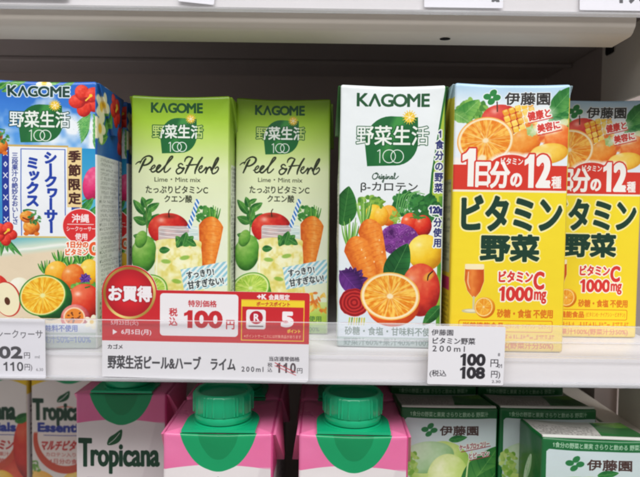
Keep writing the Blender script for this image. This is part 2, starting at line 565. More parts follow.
    grass_tuft(A, 352, 247, 15, 32, 9, [(110, 170, 70), (150, 200, 100), (80, 140, 50)], 4)
    A.carrot(355, 237, 380, 300, 29, 5)
    for a, b in ((364, 250), (368, 258), (382, 240), (377, 262), (385, 252)):
        A.ell(a, b, .7, 1.0, (255, 225, 180), a=.8)
    # purple leaf
    for k in range(9):
        a = math.radians(200 + k * 22)
        A.leaf(354, 284, 354 + 17 * math.cos(a) * (1 if k % 2 else .8), 280 + 16 * math.sin(a) * .8, 8, (46, 16, 70), (108, 52, 136), (140, 90, 160), 30 + k)
    A.leaf(343, 272, 368, 300, 20, (52, 18, 80), (110, 50, 140), (140, 90, 170), 41)
    # beet with rings
    sl = A.sl(340, 287, 374, 321)
    X, Y = A.X[sl], A.Y[sl]
    r = np.hypot((X - 357.5) / 15.5, (Y - 304) / 14.5) + (vnoise(X, Y, 4, 9) - .5) * .07
    c = mix((140, 14, 24), (206, 52, 48), np.sin(r * 26) * .5 + .5)
    A.put(sl, A.aa((r - 1) * 14), c)
    # central leaf, red apple, orange half
    A.leaf(392, 284, 411, 243, 25, (14, 70, 32), (46, 124, 58), (120, 175, 100), 12)
    A.ball(425, 290, 20, 27, (150, 22, 24), (218, 62, 42), (240, 130, 84), 0, .35, .16, 10)
    A.ell(433, 276, 6, 3.5, (232, 176, 60), -35, .8, 2)
    A.line([(437, 271), (433, 275), (432, 280)], [1.2, 1.6, 1.0], (60, 30, 20))
    A.leaf(446, 306, 428, 326, 12, (20, 80, 36), (60, 140, 60), (120, 175, 100), 13)
    A.ball(397, 306, 27, 22, (190, 60, 20), (232, 92, 34), (240, 120, 50), 0, 0, .1, 13)
    A.citrus(394, 297, 30.5, 24.5, (246, 184, 84), (252, 234, 190), (234, 134, 24), (254, 206, 92), 4, 11, .06, .085, 8)
    for k in range(7):
        A.line([(352 + k * 2.6, 327), (353 + k * 2.5, 320)], [.8, 1.6], [(190, 200, 70), (120, 160, 60), (230, 200, 80)][k % 3])
    A.fit('120g', 432, 205, 446.4, 214.6, (34, 42, 110), .5, [(1.3, (238, 242, 236))])
    A.vtext('分使用', 441, 216, 247, 9.4, (34, 42, 110), .3, [(1.3, (238, 242, 236))], .92)
    A.fit('砂糖・食塩・甘味料不使用', 348, 328.6, 443, 337.4, (66, 104, 88), 0.12)
    A.rect(340, 339, 447, 350, (170, 190, 186))
    A.fit('野菜汁60%+果汁40%=100%', 347, 340.3, 437, 347.8, (84, 116, 112), 0.1)
    return A


# ---- the lime and mint carton
def art_lime():
    def bg(X, Y):
        c = mix((140, 184, 34), (164, 206, 52), (Y - 95) / 25)
        c = mix(c, (226, 235, 188), (Y - 118) / 52)
        return mix(c, (234, 240, 214), (Y - 175) / 60)
    A = Art(131, 95, 231, 340, bg)
    badge_block(A, (151, 101.6, 203.6, 112), (160.6, 117, 197.8, 153), (152, 123.7, 204.5, 138), (169.4, 141.6, 187.6, 151), (24, 82, 40), (196, 220, 120))
    ink = (44, 52, 34)

    def sc(P, w=1.0):          # handwriting, from the enlarged reading of the print
        A.line([(130 + x * .164, 145 + y * .164) for x, y in P], [q * 1.6 for q in w] if isinstance(w, list) else w * 1.6, ink)
    sc([(34, 118), (48, 106), (68, 100)], [.5, 1])
    sc([(56, 166), (72, 132), (88, 98), (98, 84)], [.9, 1.5, 1.0])
    sc([(62, 112), (80, 82), (112, 66), (136, 74), (134, 96), (112, 116), (86, 124), (78, 118)], [.6, 1.4, .8])
    sc([(122, 150), (142, 144), (156, 130), (150, 122), (134, 138), (132, 158), (146, 164), (170, 148), (186, 132), (190, 124), (180, 122), (168, 138), (166, 158), (180, 164), (204, 144), (236, 106), (262, 76), (262, 66), (248, 74), (226, 116), (214, 148), (216, 164), (232, 160), (252, 140)], [.7, 1.2, .8])
    sc([(328, 118), (318, 110), (304, 116), (303, 128), (318, 136)], [.8, 1.1])
    sc([(318, 136), (298, 142), (288, 158), (298, 173), (318, 166), (332, 148), (336, 138), (324, 140)], [.8, 1.2])
    sc([(340, 98), (346, 80), (364, 68), (388, 74)], [.6, 1.2, .7])
    sc([(388, 78), (370, 112), (352, 150), (344, 170)], [1.1, 1.4, .8])
    sc([(448, 72), (428, 104), (408, 148), (404, 170)], [1.1, 1.4, .8])
    sc([(350, 122), (384, 118), (424, 114)], [.6, 1.0, .6])
    sc([(424, 148), (444, 136), (448, 122), (434, 130), (428, 152), (440, 164), (460, 148), (472, 132), (476, 142), (470, 166), (480, 142), (494, 130), (502, 136), (506, 148), (526, 120), (546, 84), (544, 72), (530, 90), (514, 130), (508, 158), (516, 170), (536, 160), (548, 140), (542, 128), (528, 138)], [.7, 1.2, .8])
    A.fit('Lime・Mint mix', 155, 177, 202, 181.6, (70, 76, 56), .05)
    A.fit('たっぷりビタミンC', 146, 185.5, 209.5, 193.2, (46, 52, 36), .15)
    A.fit('クエン酸', 165, 194.8, 193.5, 202.4, (46, 52, 36), .15)
    # mint sprig
    for x0, y0, x1, y1, w in ((145, 215, 133, 200, 8), (146, 212, 160, 203, 8), (146, 208, 142, 197, 7), (147, 224, 133, 218, 9), (147, 228, 160, 214, 10), (146, 240, 133, 236, 8), (146, 222, 150, 208, 9), (145, 204, 154, 199, 5), (152, 240, 162, 232, 9), (140, 246, 131, 252, 8)):
        A.leaf(x0, y0, x1, y1, w, (24, 92, 36), (104, 170, 72), (150, 200, 110), int(x1))
    A.line([(146, 203), (147, 225), (146, 250)], 1.0, (90, 130, 60))
    A.ball(169.4, 229, 21, 16, (130, 12, 16), (204, 36, 32), (235, 90, 66), 0, .5, .16, 3)
    A.ell(170, 216.5, 6, 2, (110, 30, 16), 0, .6, 2)
    A.line([(170, 217), (169.6, 212), (171, 209.5)], [1.2, .9], (60, 30, 20))
    bush(A, 205, 214, 12, 8, (34, 110, 44), (110, 175, 80), 5, 60, 2.4)
    grass_tuft(A, 215, 224, 10, 22, 7, [(70, 145, 50), (120, 185, 75), (50, 120, 40)], 8)
    A.carrot(213.5, 216, 209, 276, 26, 6)
    A.ball(144, 255, 13, 19, (36, 96, 28), (98, 164, 58), (170, 212, 110), 8, .4, .1, 5)
    A.ball(141, 240, 6, 9, (50, 110, 34), (104, 168, 62), (160, 205, 100), 20, .2, .1, 6)
    # jar
    A.rect(159, 226, 200, 243, lambda X, Y: mix((176, 206, 212), (232, 240, 236), vnoise(X * .6, Y * 2.2, 3, 5)), 3, .78)
    A.poly([(160, 240), (156.5, 250), (155.5, 275), (158, 296), (202, 296), (204, 275), (203, 250), (199, 240)],
           lambda X, Y: mix((222, 204, 84), (250, 246, 200), vnoise(X, Y, 6, 8) * .7 + vnoise(X, Y, 2.6, 9) * .5), True)
    rs = np.random.RandomState(4)
    for k in range(16):
        x, y = rs.uniform(162, 198), rs.uniform(248, 268)
        A.rect(x - 4, y - 3, x + 4, y + 3, (250, 248, 214), 1.5, .55, .8, rs.uniform(0, 90))
    for x, y in ((167, 262), (178, 282), (190, 272), (186, 258)):
        A.ell(x, y, 5, 2.2, (130, 180, 60), rs.uniform(-40, 40), .8, .6)
    A.line([(158, 250), (157, 275), (159, 290)], [1, 2, 1], (255, 255, 245), a=.7, soft=.8)
    for yy in (228, 232, 236):
        A.line([(160, yy), (180, yy + 1.6), (199, yy)], .8, (250, 252, 250), a=.7)
    A.leaf(160, 251, 171, 250, 7, (24, 96, 40), (80, 150, 66), (130, 185, 100), 5)
    # straw in stripes
    sl = A.sl(186, 197, 204, 232)
    X, Y = A.X[sl], A.Y[sl]
    dx, dy = 9.5, -29.0
    L = math.hypot(dx, dy)
    t = ((X - 190) * dx + (Y - 228) * dy) / L
    q = (-(X - 190) * dy + (Y - 228) * dx) / L
    c = mix((50, 120, 196), (238, 244, 248), (((t + q * .9) / 4.6) % 1 > .5).astype(np.float32))
    A.put(sl, A.aa(np.maximum(np.abs(q) - 2.2, np.abs(t - L / 2) - L / 2)), c)
    for x0, y0, x1, y1, w in ((184, 246, 177, 236, 8), (184, 246, 195, 236, 9), (184, 245, 188, 232, 9), (182, 240, 178, 248, 7), (188, 240, 198, 246, 7)):
        A.leaf(x0, y0, x1, y1, w, (22, 90, 36), (92, 160, 70), (150, 200, 110), int(x1 + y1))
    # lime slice at the foot
    A.ball(150, 296, 20, 17, (60, 120, 30), (120, 180, 60), (160, 210, 90), 0, 0, .1, 7)
    A.citrus(148, 292, 21, 16, (96, 166, 52), (226, 238, 170), (150, 196, 60), (208, 228, 110), -18, 10, .08, .08, 9)
    # flowers / pineapple and foot bands
    A.rect(131, 306, 231, 340, lambda X, Y: mix((216, 232, 150), (178, 208, 76), (Y - 308) / 14))
    rs = np.random.RandomState(8)
    for k in range(60):
        x, y = rs.uniform(192, 232), rs.uniform(294, 316)
        A.ell(x, y, rs.uniform(1.5, 4.5), rs.uniform(.8, 1.6), [(236, 150, 40), (246, 190, 70), (226, 110, 40), (250, 220, 120)][k % 4], rs.uniform(0, 180), .85, .3)
    A.fit('砂糖・食塩・甘味料不使用', 140, 320.5, 224, 327, (70, 120, 60), .1)
    A.rect(131, 330, 231, 340, (150, 186, 90))
    A.fit('野菜汁50%+果汁50%=100%', 142, 331.5, 222, 337.5, (60, 100, 50), .05)
    # striped call-out
    sl = A.sl(180, 256, 232, 300)
    X, Y = A.X[sl], A.Y[sl]
    c = mix((236, 243, 240), (126, 190, 214), (np.clip(np.sin((X + Y * .9) * 1.05) * 4, -1, 1) * .5 + .5) * .8)
    P = np.array([(182, 270), (229, 261), (231, 285), (186, 293)], float)
    A.put(sl, A.aa(sd_edges(np.concatenate([P, np.roll(P, -1, 0)], 1), X, Y)), c)
    A.fit('すっきり!', 188, 270, 216, 277.5, (46, 54, 60), .25, [(.9, (236, 244, 244))], -9)
    A.fit('甘すぎない!', 189, 279, 226, 287.5, (46, 54, 60), .25, [(.9, (236, 244, 244))], -9)
    return A


def art_green_side(top, paper, seed, bands=True):
    A = Art(0, 0, 38, 119, lambda X, Y: mix(top, paper, (Y - 12) / 30), 5)
    A.rect(4, 33, 36, 112, (230, 235, 224), .5)
    A.rows(6.5, 34, 35, 110, 36, (70, 76, 66), .66, seed)
    return A


# ---- the citrus carton with a beach
def art_beach():
    def bg(X, Y):
        n = vnoise(X, Y, 26, 3) * .6 + vnoise(X, Y, 11, 4) * .3 + vnoise(X, Y, 5, 5) * .15
        c = mix((34, 104, 204), (96, 166, 232), (Y - 80) / 70)
        c = mix(c, (240, 246, 250), (n - .52 + (Y - 105) / 160) * 4)
        return c
    A = Art(-15, 80, 95.5, 350, bg)
    # sea, foam and sand
    sl = A.sl(-15, 234, 96, 350, 0)
    X, Y = A.X[sl], A.Y[sl]
    ys = Y + (X - 40) * .12
    c = mix((120, 190, 196), (206, 224, 206), (ys - 236) / 8)
    c = mix(c, (246, 246, 238), np.clip(1 - np.abs(ys - 246 - 2 * vnoise(X, Y, 9, 3)) / 2.4, 0, 1))
    c = mix(c, (232, 214, 184), (ys - 248) / 5)
    A.put(sl, np.ones_like(X), c)
    for k in range(8):
        A.line([(-6 + k * 3, 86), (-2 + k * 4, 82)], [2, .6], (70, 150, 60))
    for x0, y0, x1, y1 in ((0, 90, 12, 81), (4, 92, 22, 84), (10, 84, 28, 80), (62, 86, 74, 80), (60, 84, 70, 90), (50, 82, 60, 80)):
        A.leaf(x0, y0, x1, y1, 5, (30, 110, 40), (120, 190, 80), (180, 215, 130), int(x1))
    for k in range(5):
        a = math.radians(72 * k + 20)
        A.ell(45 + math.cos(a) * 4, 82 + math.sin(a) * 3, 4, 2.6, (250, 244, 214), math.degrees(a), 1, .5)
    A.ell(45, 82, 2.4, 2.2, (244, 196, 50), soft=1)
    # palm leaf
    for k in range(9):
        t = k / 8
        A.leaf(90 - t * 2, 112 + t * 14, 76 - t * 2 + 6 * t, 122 + t * 20, 3.4, (40, 130, 60), (130, 200, 110), (190, 220, 150), k)
    for k in range(6):
        A.leaf(92, 112 + k * 5, 97, 122 + k * 6, 3.4, (40, 130, 60), (130, 200, 110), (190, 220, 150), k)
    hibiscus(A, 85, 99, 16, (224, 52, 34), (168, 20, 22), 3, 30)
    badge_block(A, (9.5, 85, 69.5, 96), (20, 103.5, 62.5, 142), (10.5, 110, 70, 127), (30.5, 129.3, 51.4, 140), (20, 62, 52), (240, 246, 248), wout=[(1.0, (226, 238, 246))])
    # turquoise panel with pink flower
    A.rect(80, 147, 96, 212, lambda X, Y: mix((40, 150, 206), (90, 186, 214), (Y - 147) / 60))
    A.line([(82, 200), (92, 190), (96, 160)], [2, 1], (60, 140, 60))
    A.ball(91, 182, 9, 17, (170, 22, 76), (226, 52, 116), (246, 120, 160), 10, .1, .16, 5)
    A.leaf(80, 212, 92, 196, 8, (30, 110, 50), (90, 170, 80), (150, 200, 110), 6)
    A.leaf(86, 218, 96, 204, 7, (30, 110, 50), (90, 170, 80), (150, 200, 110), 7)
    # panels
    A.rect(-15, 145, 68, 237, (240, 243, 246))
    A.rect(-15, 144.4, 68, 146.2, (206, 172, 92))
    A.rect(-15, 235.4, 68, 237, (214, 190, 110))
    A.rect(-15, 150, 4, 226, lambda X, Y: mix((70, 160, 210), (40, 130, 200), vnoise(X, Y, 8, 3)))
    A.rect(4, 147, 11, 224, (34, 56, 152))
    for k in range(7):
        y = 153 + k * 11
        if k % 2:
            A.poly([(7.5, y - 3), (9.6, y), (7.5, y + 3), (5.4, y)], (236, 240, 248))
            A.poly([(7.5, y - 1.3), (8.5, y), (7.5, y + 1.3), (6.5, y)], (34, 56, 152))
        else:
            A.line([(5.6, y - 2.4), (9.4, y + 2.4)], .9, (236, 240, 248))
            A.line([(9.4, y - 2.4), (5.6, y + 2.4)], .9, (236, 240, 248))
    A.vtext('三段果汁の絶妙なおいしさ', 16.6, 152, 224, 6.3, (36, 52, 140), .12)
    for x in (22, 64.5):
        A.rect(x, 148, x + .9, 235, (70, 104, 190))
    A.rect(22, 148, 65, 148.9, (70, 104, 190))
    A.vtext('シークヮーサー', 51, 151, 232, 13.2, (30, 62, 166), .75)
    A.vtext('ミックス', 33.5, 156, 206, 13, (30, 62, 166), .75)
    A.rect(67, 146, 81, 206, (234, 204, 138))
    A.rect(67.8, 146.8, 80.2, 205.2, (240, 214, 154))
    A.vtext('季節限定', 74, 148, 204, 12.2, (70, 34, 30), .45)
    A.rect(71, 206, 79, 216, (40, 70, 160))
    A.poly([(75, 207), (78, 211), (75, 215), (72, 211)], (236, 240, 248))
    # guardian-lion ornaments, plain orange and green
    for ox, oy in ((32, 221), (2, 141)):
        A.ball(ox, oy + 5, 8, 8, (170, 70, 16), (230, 130, 40), (250, 190, 90), 0, .2, .2, 4)
        A.ball(ox - 4, oy - 5, 7, 6, (170, 70, 16), (232, 130, 40), (250, 190, 90), 0, .2, .2, 5)
        bush(A, ox + 3, oy - 3, 6, 6, (30, 100, 50), (90, 160, 80), 3, 22, 1.8)
        A.line([(ox - 8, oy - 4), (ox - 3, oy - 2), (ox + 1, oy - 4)], 1.2, (120, 30, 20))
        for k in (-5, 5):
            A.ell(ox + k, oy + 12, 2.6, 2, (226, 120, 36))
        A.line([(ox - 7, oy - 11), (ox - 3, oy - 12), (ox + 5, oy - 11)], [2, 1], (40, 120, 60))
    for k in range(6):
        A.leaf(5, 236, -12 + k * 7, 252 + (k % 3) * 2, 4, (30, 110, 50), (90, 170, 80), (150, 200, 110), k)
    hibiscus(A, 6, 233, 12, (226, 54, 40), (170, 24, 24), 7, 10)
    # fruit pile
    for x, y, s_ in ((60, 262, 3), (70, 266, 4), (80, 262, 5), (46, 272, 6), (88, 258, 7)):
        grass_tuft(A, x, y, 13, 14, 8, [(60, 140, 50), (120, 185, 80), (40, 110, 40)], s_)
    A.ball(88, 272, 10, 14, (196, 120, 10), (244, 190, 40), (255, 226, 110), 0, .4, .08, 3)
    A.ball(56, 272, 11, 12, (206, 110, 10), (244, 166, 34), (255, 214, 100), 20, .5, .08, 4)
    A.ball(72, 276, 11, 13, (190, 70, 14), (232, 110, 34), (250, 170, 90), 10, .5, .1, 5)
    for k in range(8):
        a = k * .8
        A.leaf(84, 278, 84 + math.cos(a) * 6, 278 + math.sin(a) * 6, 4, (60, 30, 120), (130, 80, 180), (180, 140, 210), k)
    bush(A, 84, 286, 14, 4, (60, 140, 50), (140, 200, 90), 4, 34, 2.2)
    A.ball(-4, 290, 14, 16, (150, 20, 20), (214, 50, 40), (240, 110, 80), 0, .4, .1, 6)
    A.ball(20, 288, 11, 11, (220, 210, 160), (240, 236, 206), (250, 248, 232), 0, .2, .08, 7)
    A.ell(8, 299, 13, 18, (200, 60, 50), -14)
    A.ell(7.4, 299, 12, 17, (244, 234, 196), -14)
    A.ell(8, 301, 2.6, 4, (90, 50, 30), -14)
    A.ball(83, 301, 17, 18, (150, 24, 16), (222, 56, 34), (246, 130, 90), 0, .7, .06, 8)
    A.line([(84, 287), (88, 286)], 1.4, (60, 110, 40))
    A.ball(50, 298, 21, 22, (16, 70, 32), (40, 118, 50), (80, 156, 74), 0, .1, .1, 9)
    A.citrus(42.5, 295, 23.5, 20.5, (56, 132, 48), (240, 236, 160), (236, 160, 20), (254, 216, 80), -22, 10, .07, .06, 10)
    A.ball(74, 318, 14, 14, (150, 40, 60), (214, 96, 96), (240, 160, 150), 0, .3, .1, 10)
    A.ell(73, 317, 10.5, 10, (250, 214, 180))
    A.ell(73, 317, 9, 8.6, (238, 140, 50))
    rs = np.random.RandomState(3)
    for k in range(22):
        a, r = rs.uniform(0, 6.28), rs.uniform(1, 7.5)
        A.ell(73 + math.cos(a) * r, 317 + math.sin(a) * r, 1.1, .7, (120, 60, 30), math.degrees(a))
    # foot
    A.rect(-15, 323.5, 96, 333, (232, 238, 240))
    for k in range(5):
        a = math.radians(72 * k)
        A.ell(90 + math.cos(a) * 4, 322 + math.sin(a) * 4, 3.8, 2.4, (252, 246, 220), math.degrees(a))
    A.ell(90, 322, 2, 2, (244, 200, 60))
    A.fit('砂糖・食塩・甘味料不使用', 0, 324.8, 76, 332, (46, 84, 190), .15)
    A.rect(-15, 333, 96, 350, (186, 204, 190))
    A.fit('野菜汁50%+果汁50%=100%', 0, 335, 89, 344, (84, 118, 190), .15)
    # red call-out
    A.ell(79.7, 225, 18.2, 18.2, (250, 236, 232))
    A.ell(79.7, 225, 17.2, 17.2, (222, 50, 52))
    A.fit('沖縄', 71, 212.5, 88, 221.5, (250, 240, 238), .25)
    A.line([(67, 223), (92, 223)], .7, (250, 236, 232))
    A.fit('シークヮーサー', 66, 225, 94, 230, (250, 240, 238), .1)
    A.fit('使用', 74, 231.8, 86, 238.6, (250, 240, 238), .2)
    A.fit('1日分の', 65.5, 240, 87, 247, (236, 96, 46), .3, [(1.0, (252, 246, 236))])
    A.fit('ビタミン', 64.5, 247.5, 87, 254.5, (236, 96, 46), .3, [(1.0, (252, 246, 236))])
    A.fit('C', 87.5, 240.5, 96, 254.5, (236, 96, 46), .8, [(1.0, (252, 246, 236))])
    return A


def art_beach_side():
    def bg(X, Y):
        return mix((40, 110, 190), (30, 84, 160), vnoise(X, Y, 9, 3))
    A = Art(0, 0, 38, 119, bg, 5)
    for x, y, x1, y1 in ((3, 20, 12, 8), (10, 22, 16, 10), (2, 26, 14, 22), (20, 4, 26, 14)):
        A.leaf(x, y, x1, y1, 5, (30, 110, 50), (120, 180, 80), (170, 210, 120), x)
    hibiscus(A, 22, 9, 8, (214, 46, 40), (160, 20, 24), 3, 30)
    hibiscus(A, 37, 22, 9, (204, 40, 40), (150, 20, 24), 5, 0)
    for cx, cy in ((6, 10), (4, 20)):
        for k in range(5):
            a = math.radians(72 * k)
            A.ell(cx + math.cos(a) * 3.4, cy + math.sin(a) * 3.8, 3.2, 2.4, (246, 240, 206), math.degrees(a), 1, .4)
        A.ell(cx, cy, 2, 2.2, (240, 196, 60), soft=.8)
    A.rect(0, 32, 31, 119, (240, 243, 242))
    A.rows(4.5, 33, 30, 117, 40, (112, 116, 116), .66, 4, dens=.6)
    A.rect(31, 60, 38, 119, lambda X, Y: mix((60, 130, 190), (200, 60, 70), vnoise(X, Y, 5, 8) * 2 - .6))
    A.rect(32.2, 32, 37, 119, (236, 240, 238))
    A.rows(33.4, 33, 37, 117, 40, (66, 70, 70), .6, 9)
    return A


# ---- the yellow vitamin carton
def art_yellow():
    def bg(X, Y):
        return mix((176, 212, 238), (232, 240, 244), (Y - 84) / 22)
    A = Art(455, 84, 573, 350, bg)
    A.rect(455, 186, 573, 350, lambda X, Y: mix((247, 224, 46), (249, 216, 46), (Y - 190) / 150))
    bush(A, 474, 113, 17, 12, (50, 120, 40), (150, 196, 90), 4, 90, 3.6)
    A.leaf(457, 122, 480, 100, 16, (50, 130, 50), (140, 195, 90), (180, 215, 140), 4)
    A.leaf(452, 112, 470, 122, 12, (70, 140, 60), (160, 205, 110), (190, 220, 150), 5)
    for k in range(7):
        a = math.radians(-70 + k * 26)
        A.leaf(553, 117, 553 + 26 * math.cos(a), 112 + 24 * math.sin(a), 9, (30, 110, 48), (110, 178, 90), (160, 205, 130), k)
    A.leaf(553, 112, 577, 86, 18, (34, 112, 46), (90, 160, 76), (130, 190, 110), 14)
    A.ball(503, 120, 21, 16, (140, 14, 20), (204, 42, 36), (232, 96, 80), 0, .4, .12, 3)
    A.line([(498, 101.5), (498.4, 111)], 1.3, (80, 44, 30))
    # mango cubes
    rs = np.random.RandomState(5)
    for j in range(6):
        for i in range(5):
            x, y = 507 + i * 6.2 + j * 1.5, 112 + j * 6.3 - i * 2.2
            A.rect(x - 3, y - 3, x + 3, y + 3, [(248, 200, 70), (240, 176, 46), (252, 214, 100), (236, 160, 40)][rs.randint(4)], 1.2, 1, .4, -20 + rs.uniform(-6, 6))
            A.rect(x - 2.2, y - 2.6, x + 1.4, y - .6, (255, 232, 150), .6, .6, .6, -20)
    A.ball(527, 142, 18, 13, (214, 90, 14), (240, 140, 44), (252, 190, 100), -35, .3, .14, 6)
    for k in range(14):
        A.ell(rs.uniform(530, 572), rs.uniform(118, 150), rs.uniform(3, 8), rs.uniform(1.5, 4), [(236, 112, 44), (244, 150, 70), (250, 190, 90), (224, 90, 36), (210, 224, 160)][k % 5], rs.uniform(-50, 10), .9, 1)
    A.ball(562, 137, 15, 14, (206, 80, 24), (238, 118, 46), (250, 170, 100), 0, .3, .14, 7)
    A.ball(552, 152, 20, 10, (222, 150, 30), (248, 202, 76), (254, 230, 140), -8, .5, .1, 8)
    bush(A, 532, 130, 6, 5, (150, 190, 100), (220, 232, 190), 7, 16, 2.2)
    A.citrus(487, 140, 29, 23, (244, 172, 80), (252, 232, 190), (236, 132, 30), (254, 198, 90), -10, 10, .06, .08, 8)
    A.ell(484, 157, 4, 3, (250, 232, 190), soft=1.5)
    for cx, cy, wd in ((541, 114, 15), (551, 126, 16)):
        A.ell(cx, cy, wd, 6.5, (252, 250, 240), -12, .75, 5)
    # red band with white glow
    A.ell(514, 168, 27, 17, (252, 244, 236), 0, .9, 3)
    A.rect(454, 157, 482, 175, (252, 244, 236), 3, .8, 3)
    A.rect(526, 152, 554, 172, (252, 244, 236), 3, .9, 3)
    A.ell(514, 169, 24, 15.4, (218, 58, 44))
    A.rect(454, 164, 574, 188.5, (218, 58, 44))
    A.rect(454, 188.5, 574, 190.6, (250, 240, 214))
    wh, ro = (250, 246, 240), [(1.6, (218, 58, 44))]
    A.one(464, 148, 477.5, 185.5, wh, ro)
    A.fit('日', 477.5, 161, 493, 186, wh, .95, ro)
    A.fit('分', 492, 160, 513, 187, wh, .95, ro)
    A.fit('の', 513, 171.5, 525.5, 185.5, wh, .8, ro)
    A.fit1('12', 527.5, 153, 555.5, 186, wh, 1.9, ro)
    A.fit('種', 555.5, 174, 566, 186.4, wh, .35, ro)
    A.fit('ビタミン', 503, 156.6, 526, 163.6, wh, .22)
    # wordmark
    for cx, cy, r in ((488, 100, 40), (498, 98.5, -40), (487.5, 93.5, -130), (496, 92.5, -50)):
        pass
    for gw, gc in ((.7, (250, 250, 248)), (0, (38, 132, 62))):
        for dx, dy, rr in ((-4.6, -.4, -8), (1.6, -4.5, -40), (5.2, .2, -14), (-.4, 4.3, -34)):
            A.ell(492.5 + dx, 97 + dy, 4.1 + gw, 3.1 + gw, gc, rr)
    A.fit('伊藤園', 505.8, 91.6, 552, 104.4, (48, 46, 44), .35, [(.7, (240, 244, 244))])
    A.fit('健康と', 529, 109, 553, 118.5, (214, 58, 50), .35, [(1.0, (252, 248, 240))], -12)
    A.line([(530, 122.5), (555, 116.6)], .9, (214, 58, 50))
    A.fit('美容に', 539, 121, 563, 130, (214, 58, 50), .35, [(1.0, (252, 248, 240))], -12)
    A.line([(540, 134.5), (565, 128.6)], .9, (214, 58, 50))
    dk = (26, 62, 46)
    A.fit('ビタミン', 464, 193.6, 568, 229.5, dk, 1.5, [(1.7, (252, 240, 170))])
    A.fit('野菜', 484, 232, 545.5, 259.5, dk, 1.3, [(1.4, (252, 240, 170))])
    # glass of juice
    g = 4.0
    A.poly([(465 + g, 262), (485 + g, 262), (485.5 + g, 279), (482 + g, 290), (477 + g, 296), (473.5 + g, 296), (468 + g, 289), (464.6 + g, 278)], (240, 220, 150), False, .8)
    A.poly([(465.6 + g, 266), (484.6 + g, 266), (485 + g, 279), (481.4 + g, 289.4), (477 + g, 295), (473.5 + g, 295), (468.4 + g, 288.6), (465.2 + g, 278)],
           lambda X, Y: mix((206, 84, 24), (240, 140, 60), 1 - np.abs(X - 477) / 9 + (vnoise(X, Y, 4, 2) - .5) * .4))
    A.rect(465.4 + g, 262, 484.8 + g, 267.5, (252, 236, 190), 1.5)
    A.line([(475 + g, 295), (475 + g, 307)], 2.2, (214, 206, 160))
    A.ell(473 + g, 309, 10, 2.2, (206, 200, 160))
    A.ell(473 + g, 308.6, 7, 1.2, (238, 232, 200))
    A.line([(469 + g, 270), (468.6 + g, 280), (471 + g, 287)], [1, 1.6, .6], (252, 214, 170), a=.8)
    A.ball(491, 305.5, 10.5, 10.5, (210, 110, 16), (244, 166, 40), (252, 206, 100), 0, .2, .1, 4)
    A.citrus(489.6, 304.8, 9.6, 9.8, (244, 180, 70), (252, 226, 160), (236, 140, 24), (250, 190, 70), 0, 8, .08, .08, 5)
    rd, wo = (220, 56, 50), [(1.3, (252, 246, 230))]
    A.fit('ビタミン', 504, 268.4, 539.5, 280, rd, .5, wo)
    A.fit('C', 540, 268.6, 551.5, 287, rd, .9, wo)
    A.fit1('1000', 505, 284, 540.5, 298.6, rd, .8, wo)
    A.fit('mg', 541, 288.5, 554, 301, rd, .45, wo)
    og = (222, 116, 28)
    A.fit('砂糖・食塩 不使用', 503.5, 306.6, 561.5, 315.6, og, .28)
    A.rect(464, 318, 561.5, 330, og, 2)
    A.rect(464.7, 318.7, 560.8, 329.3, (249, 218, 46), 1.6)
    A.fit('栄養機能食品', 468, 320.2, 511, 327.8, og, .3)
    A.fit('(ビタミンE・ナイアシン・ビオチン)', 513, 321.2, 559, 327.2, og, .05)
    A.rows(468, 332.4, 562, 338.6, 1, og, .66, 6, False, .8)
    A.fit('果汁100%(野菜汁分50%)', 484, 339.8, 563, 347.8, og, .2)
    return A


def art_yellow_side():
    A = Art(0, 0, 38, 119, lambda X, Y: mix((214, 204, 70), (240, 206, 50), (Y - 10) / 60), 5)
    A.rect(0, 0, 38, 6, (176, 206, 216))
    A.rect(4, 42, 35, 84, (196, 194, 150), .5)
    A.rows(6.5, 43, 34, 83, 22, (74, 80, 70), .66, 3)
    A.rect(4, 86, 35, 92, (214, 60, 110))
    A.rows(6, 94, 34, 114, 9, (110, 90, 40), .6, 8)
    return A


# ---- the pink drink carton
GREEN = (18, 156, 98)


def drop_leaf(A, x0, y0, x1, y1, col):
    A.poly([(x0, y1), (x0 + (x1 - x0) * .1, y0 + (y1 - y0) * .55), (x0 + (x1 - x0) * .5, y0 + (y1 - y0) * .28), (x1, y0), (x1 - (x1 - x0) * .04, y0 + (y1 - y0) * .6), (x0 + (x1 - x0) * .6, y0 + (y1 - y0) * .92)], col, True)
    A.line([(x0 + (x1 - x0) * .1, y1 - (y1 - y0) * .08), (x0 + (x1 - x0) * .5, y0 + (y1 - y0) * .62), (x1 - (x1 - x0) * .15, y0 + (y1 - y0) * .22)], .7, (226, 220, 218))


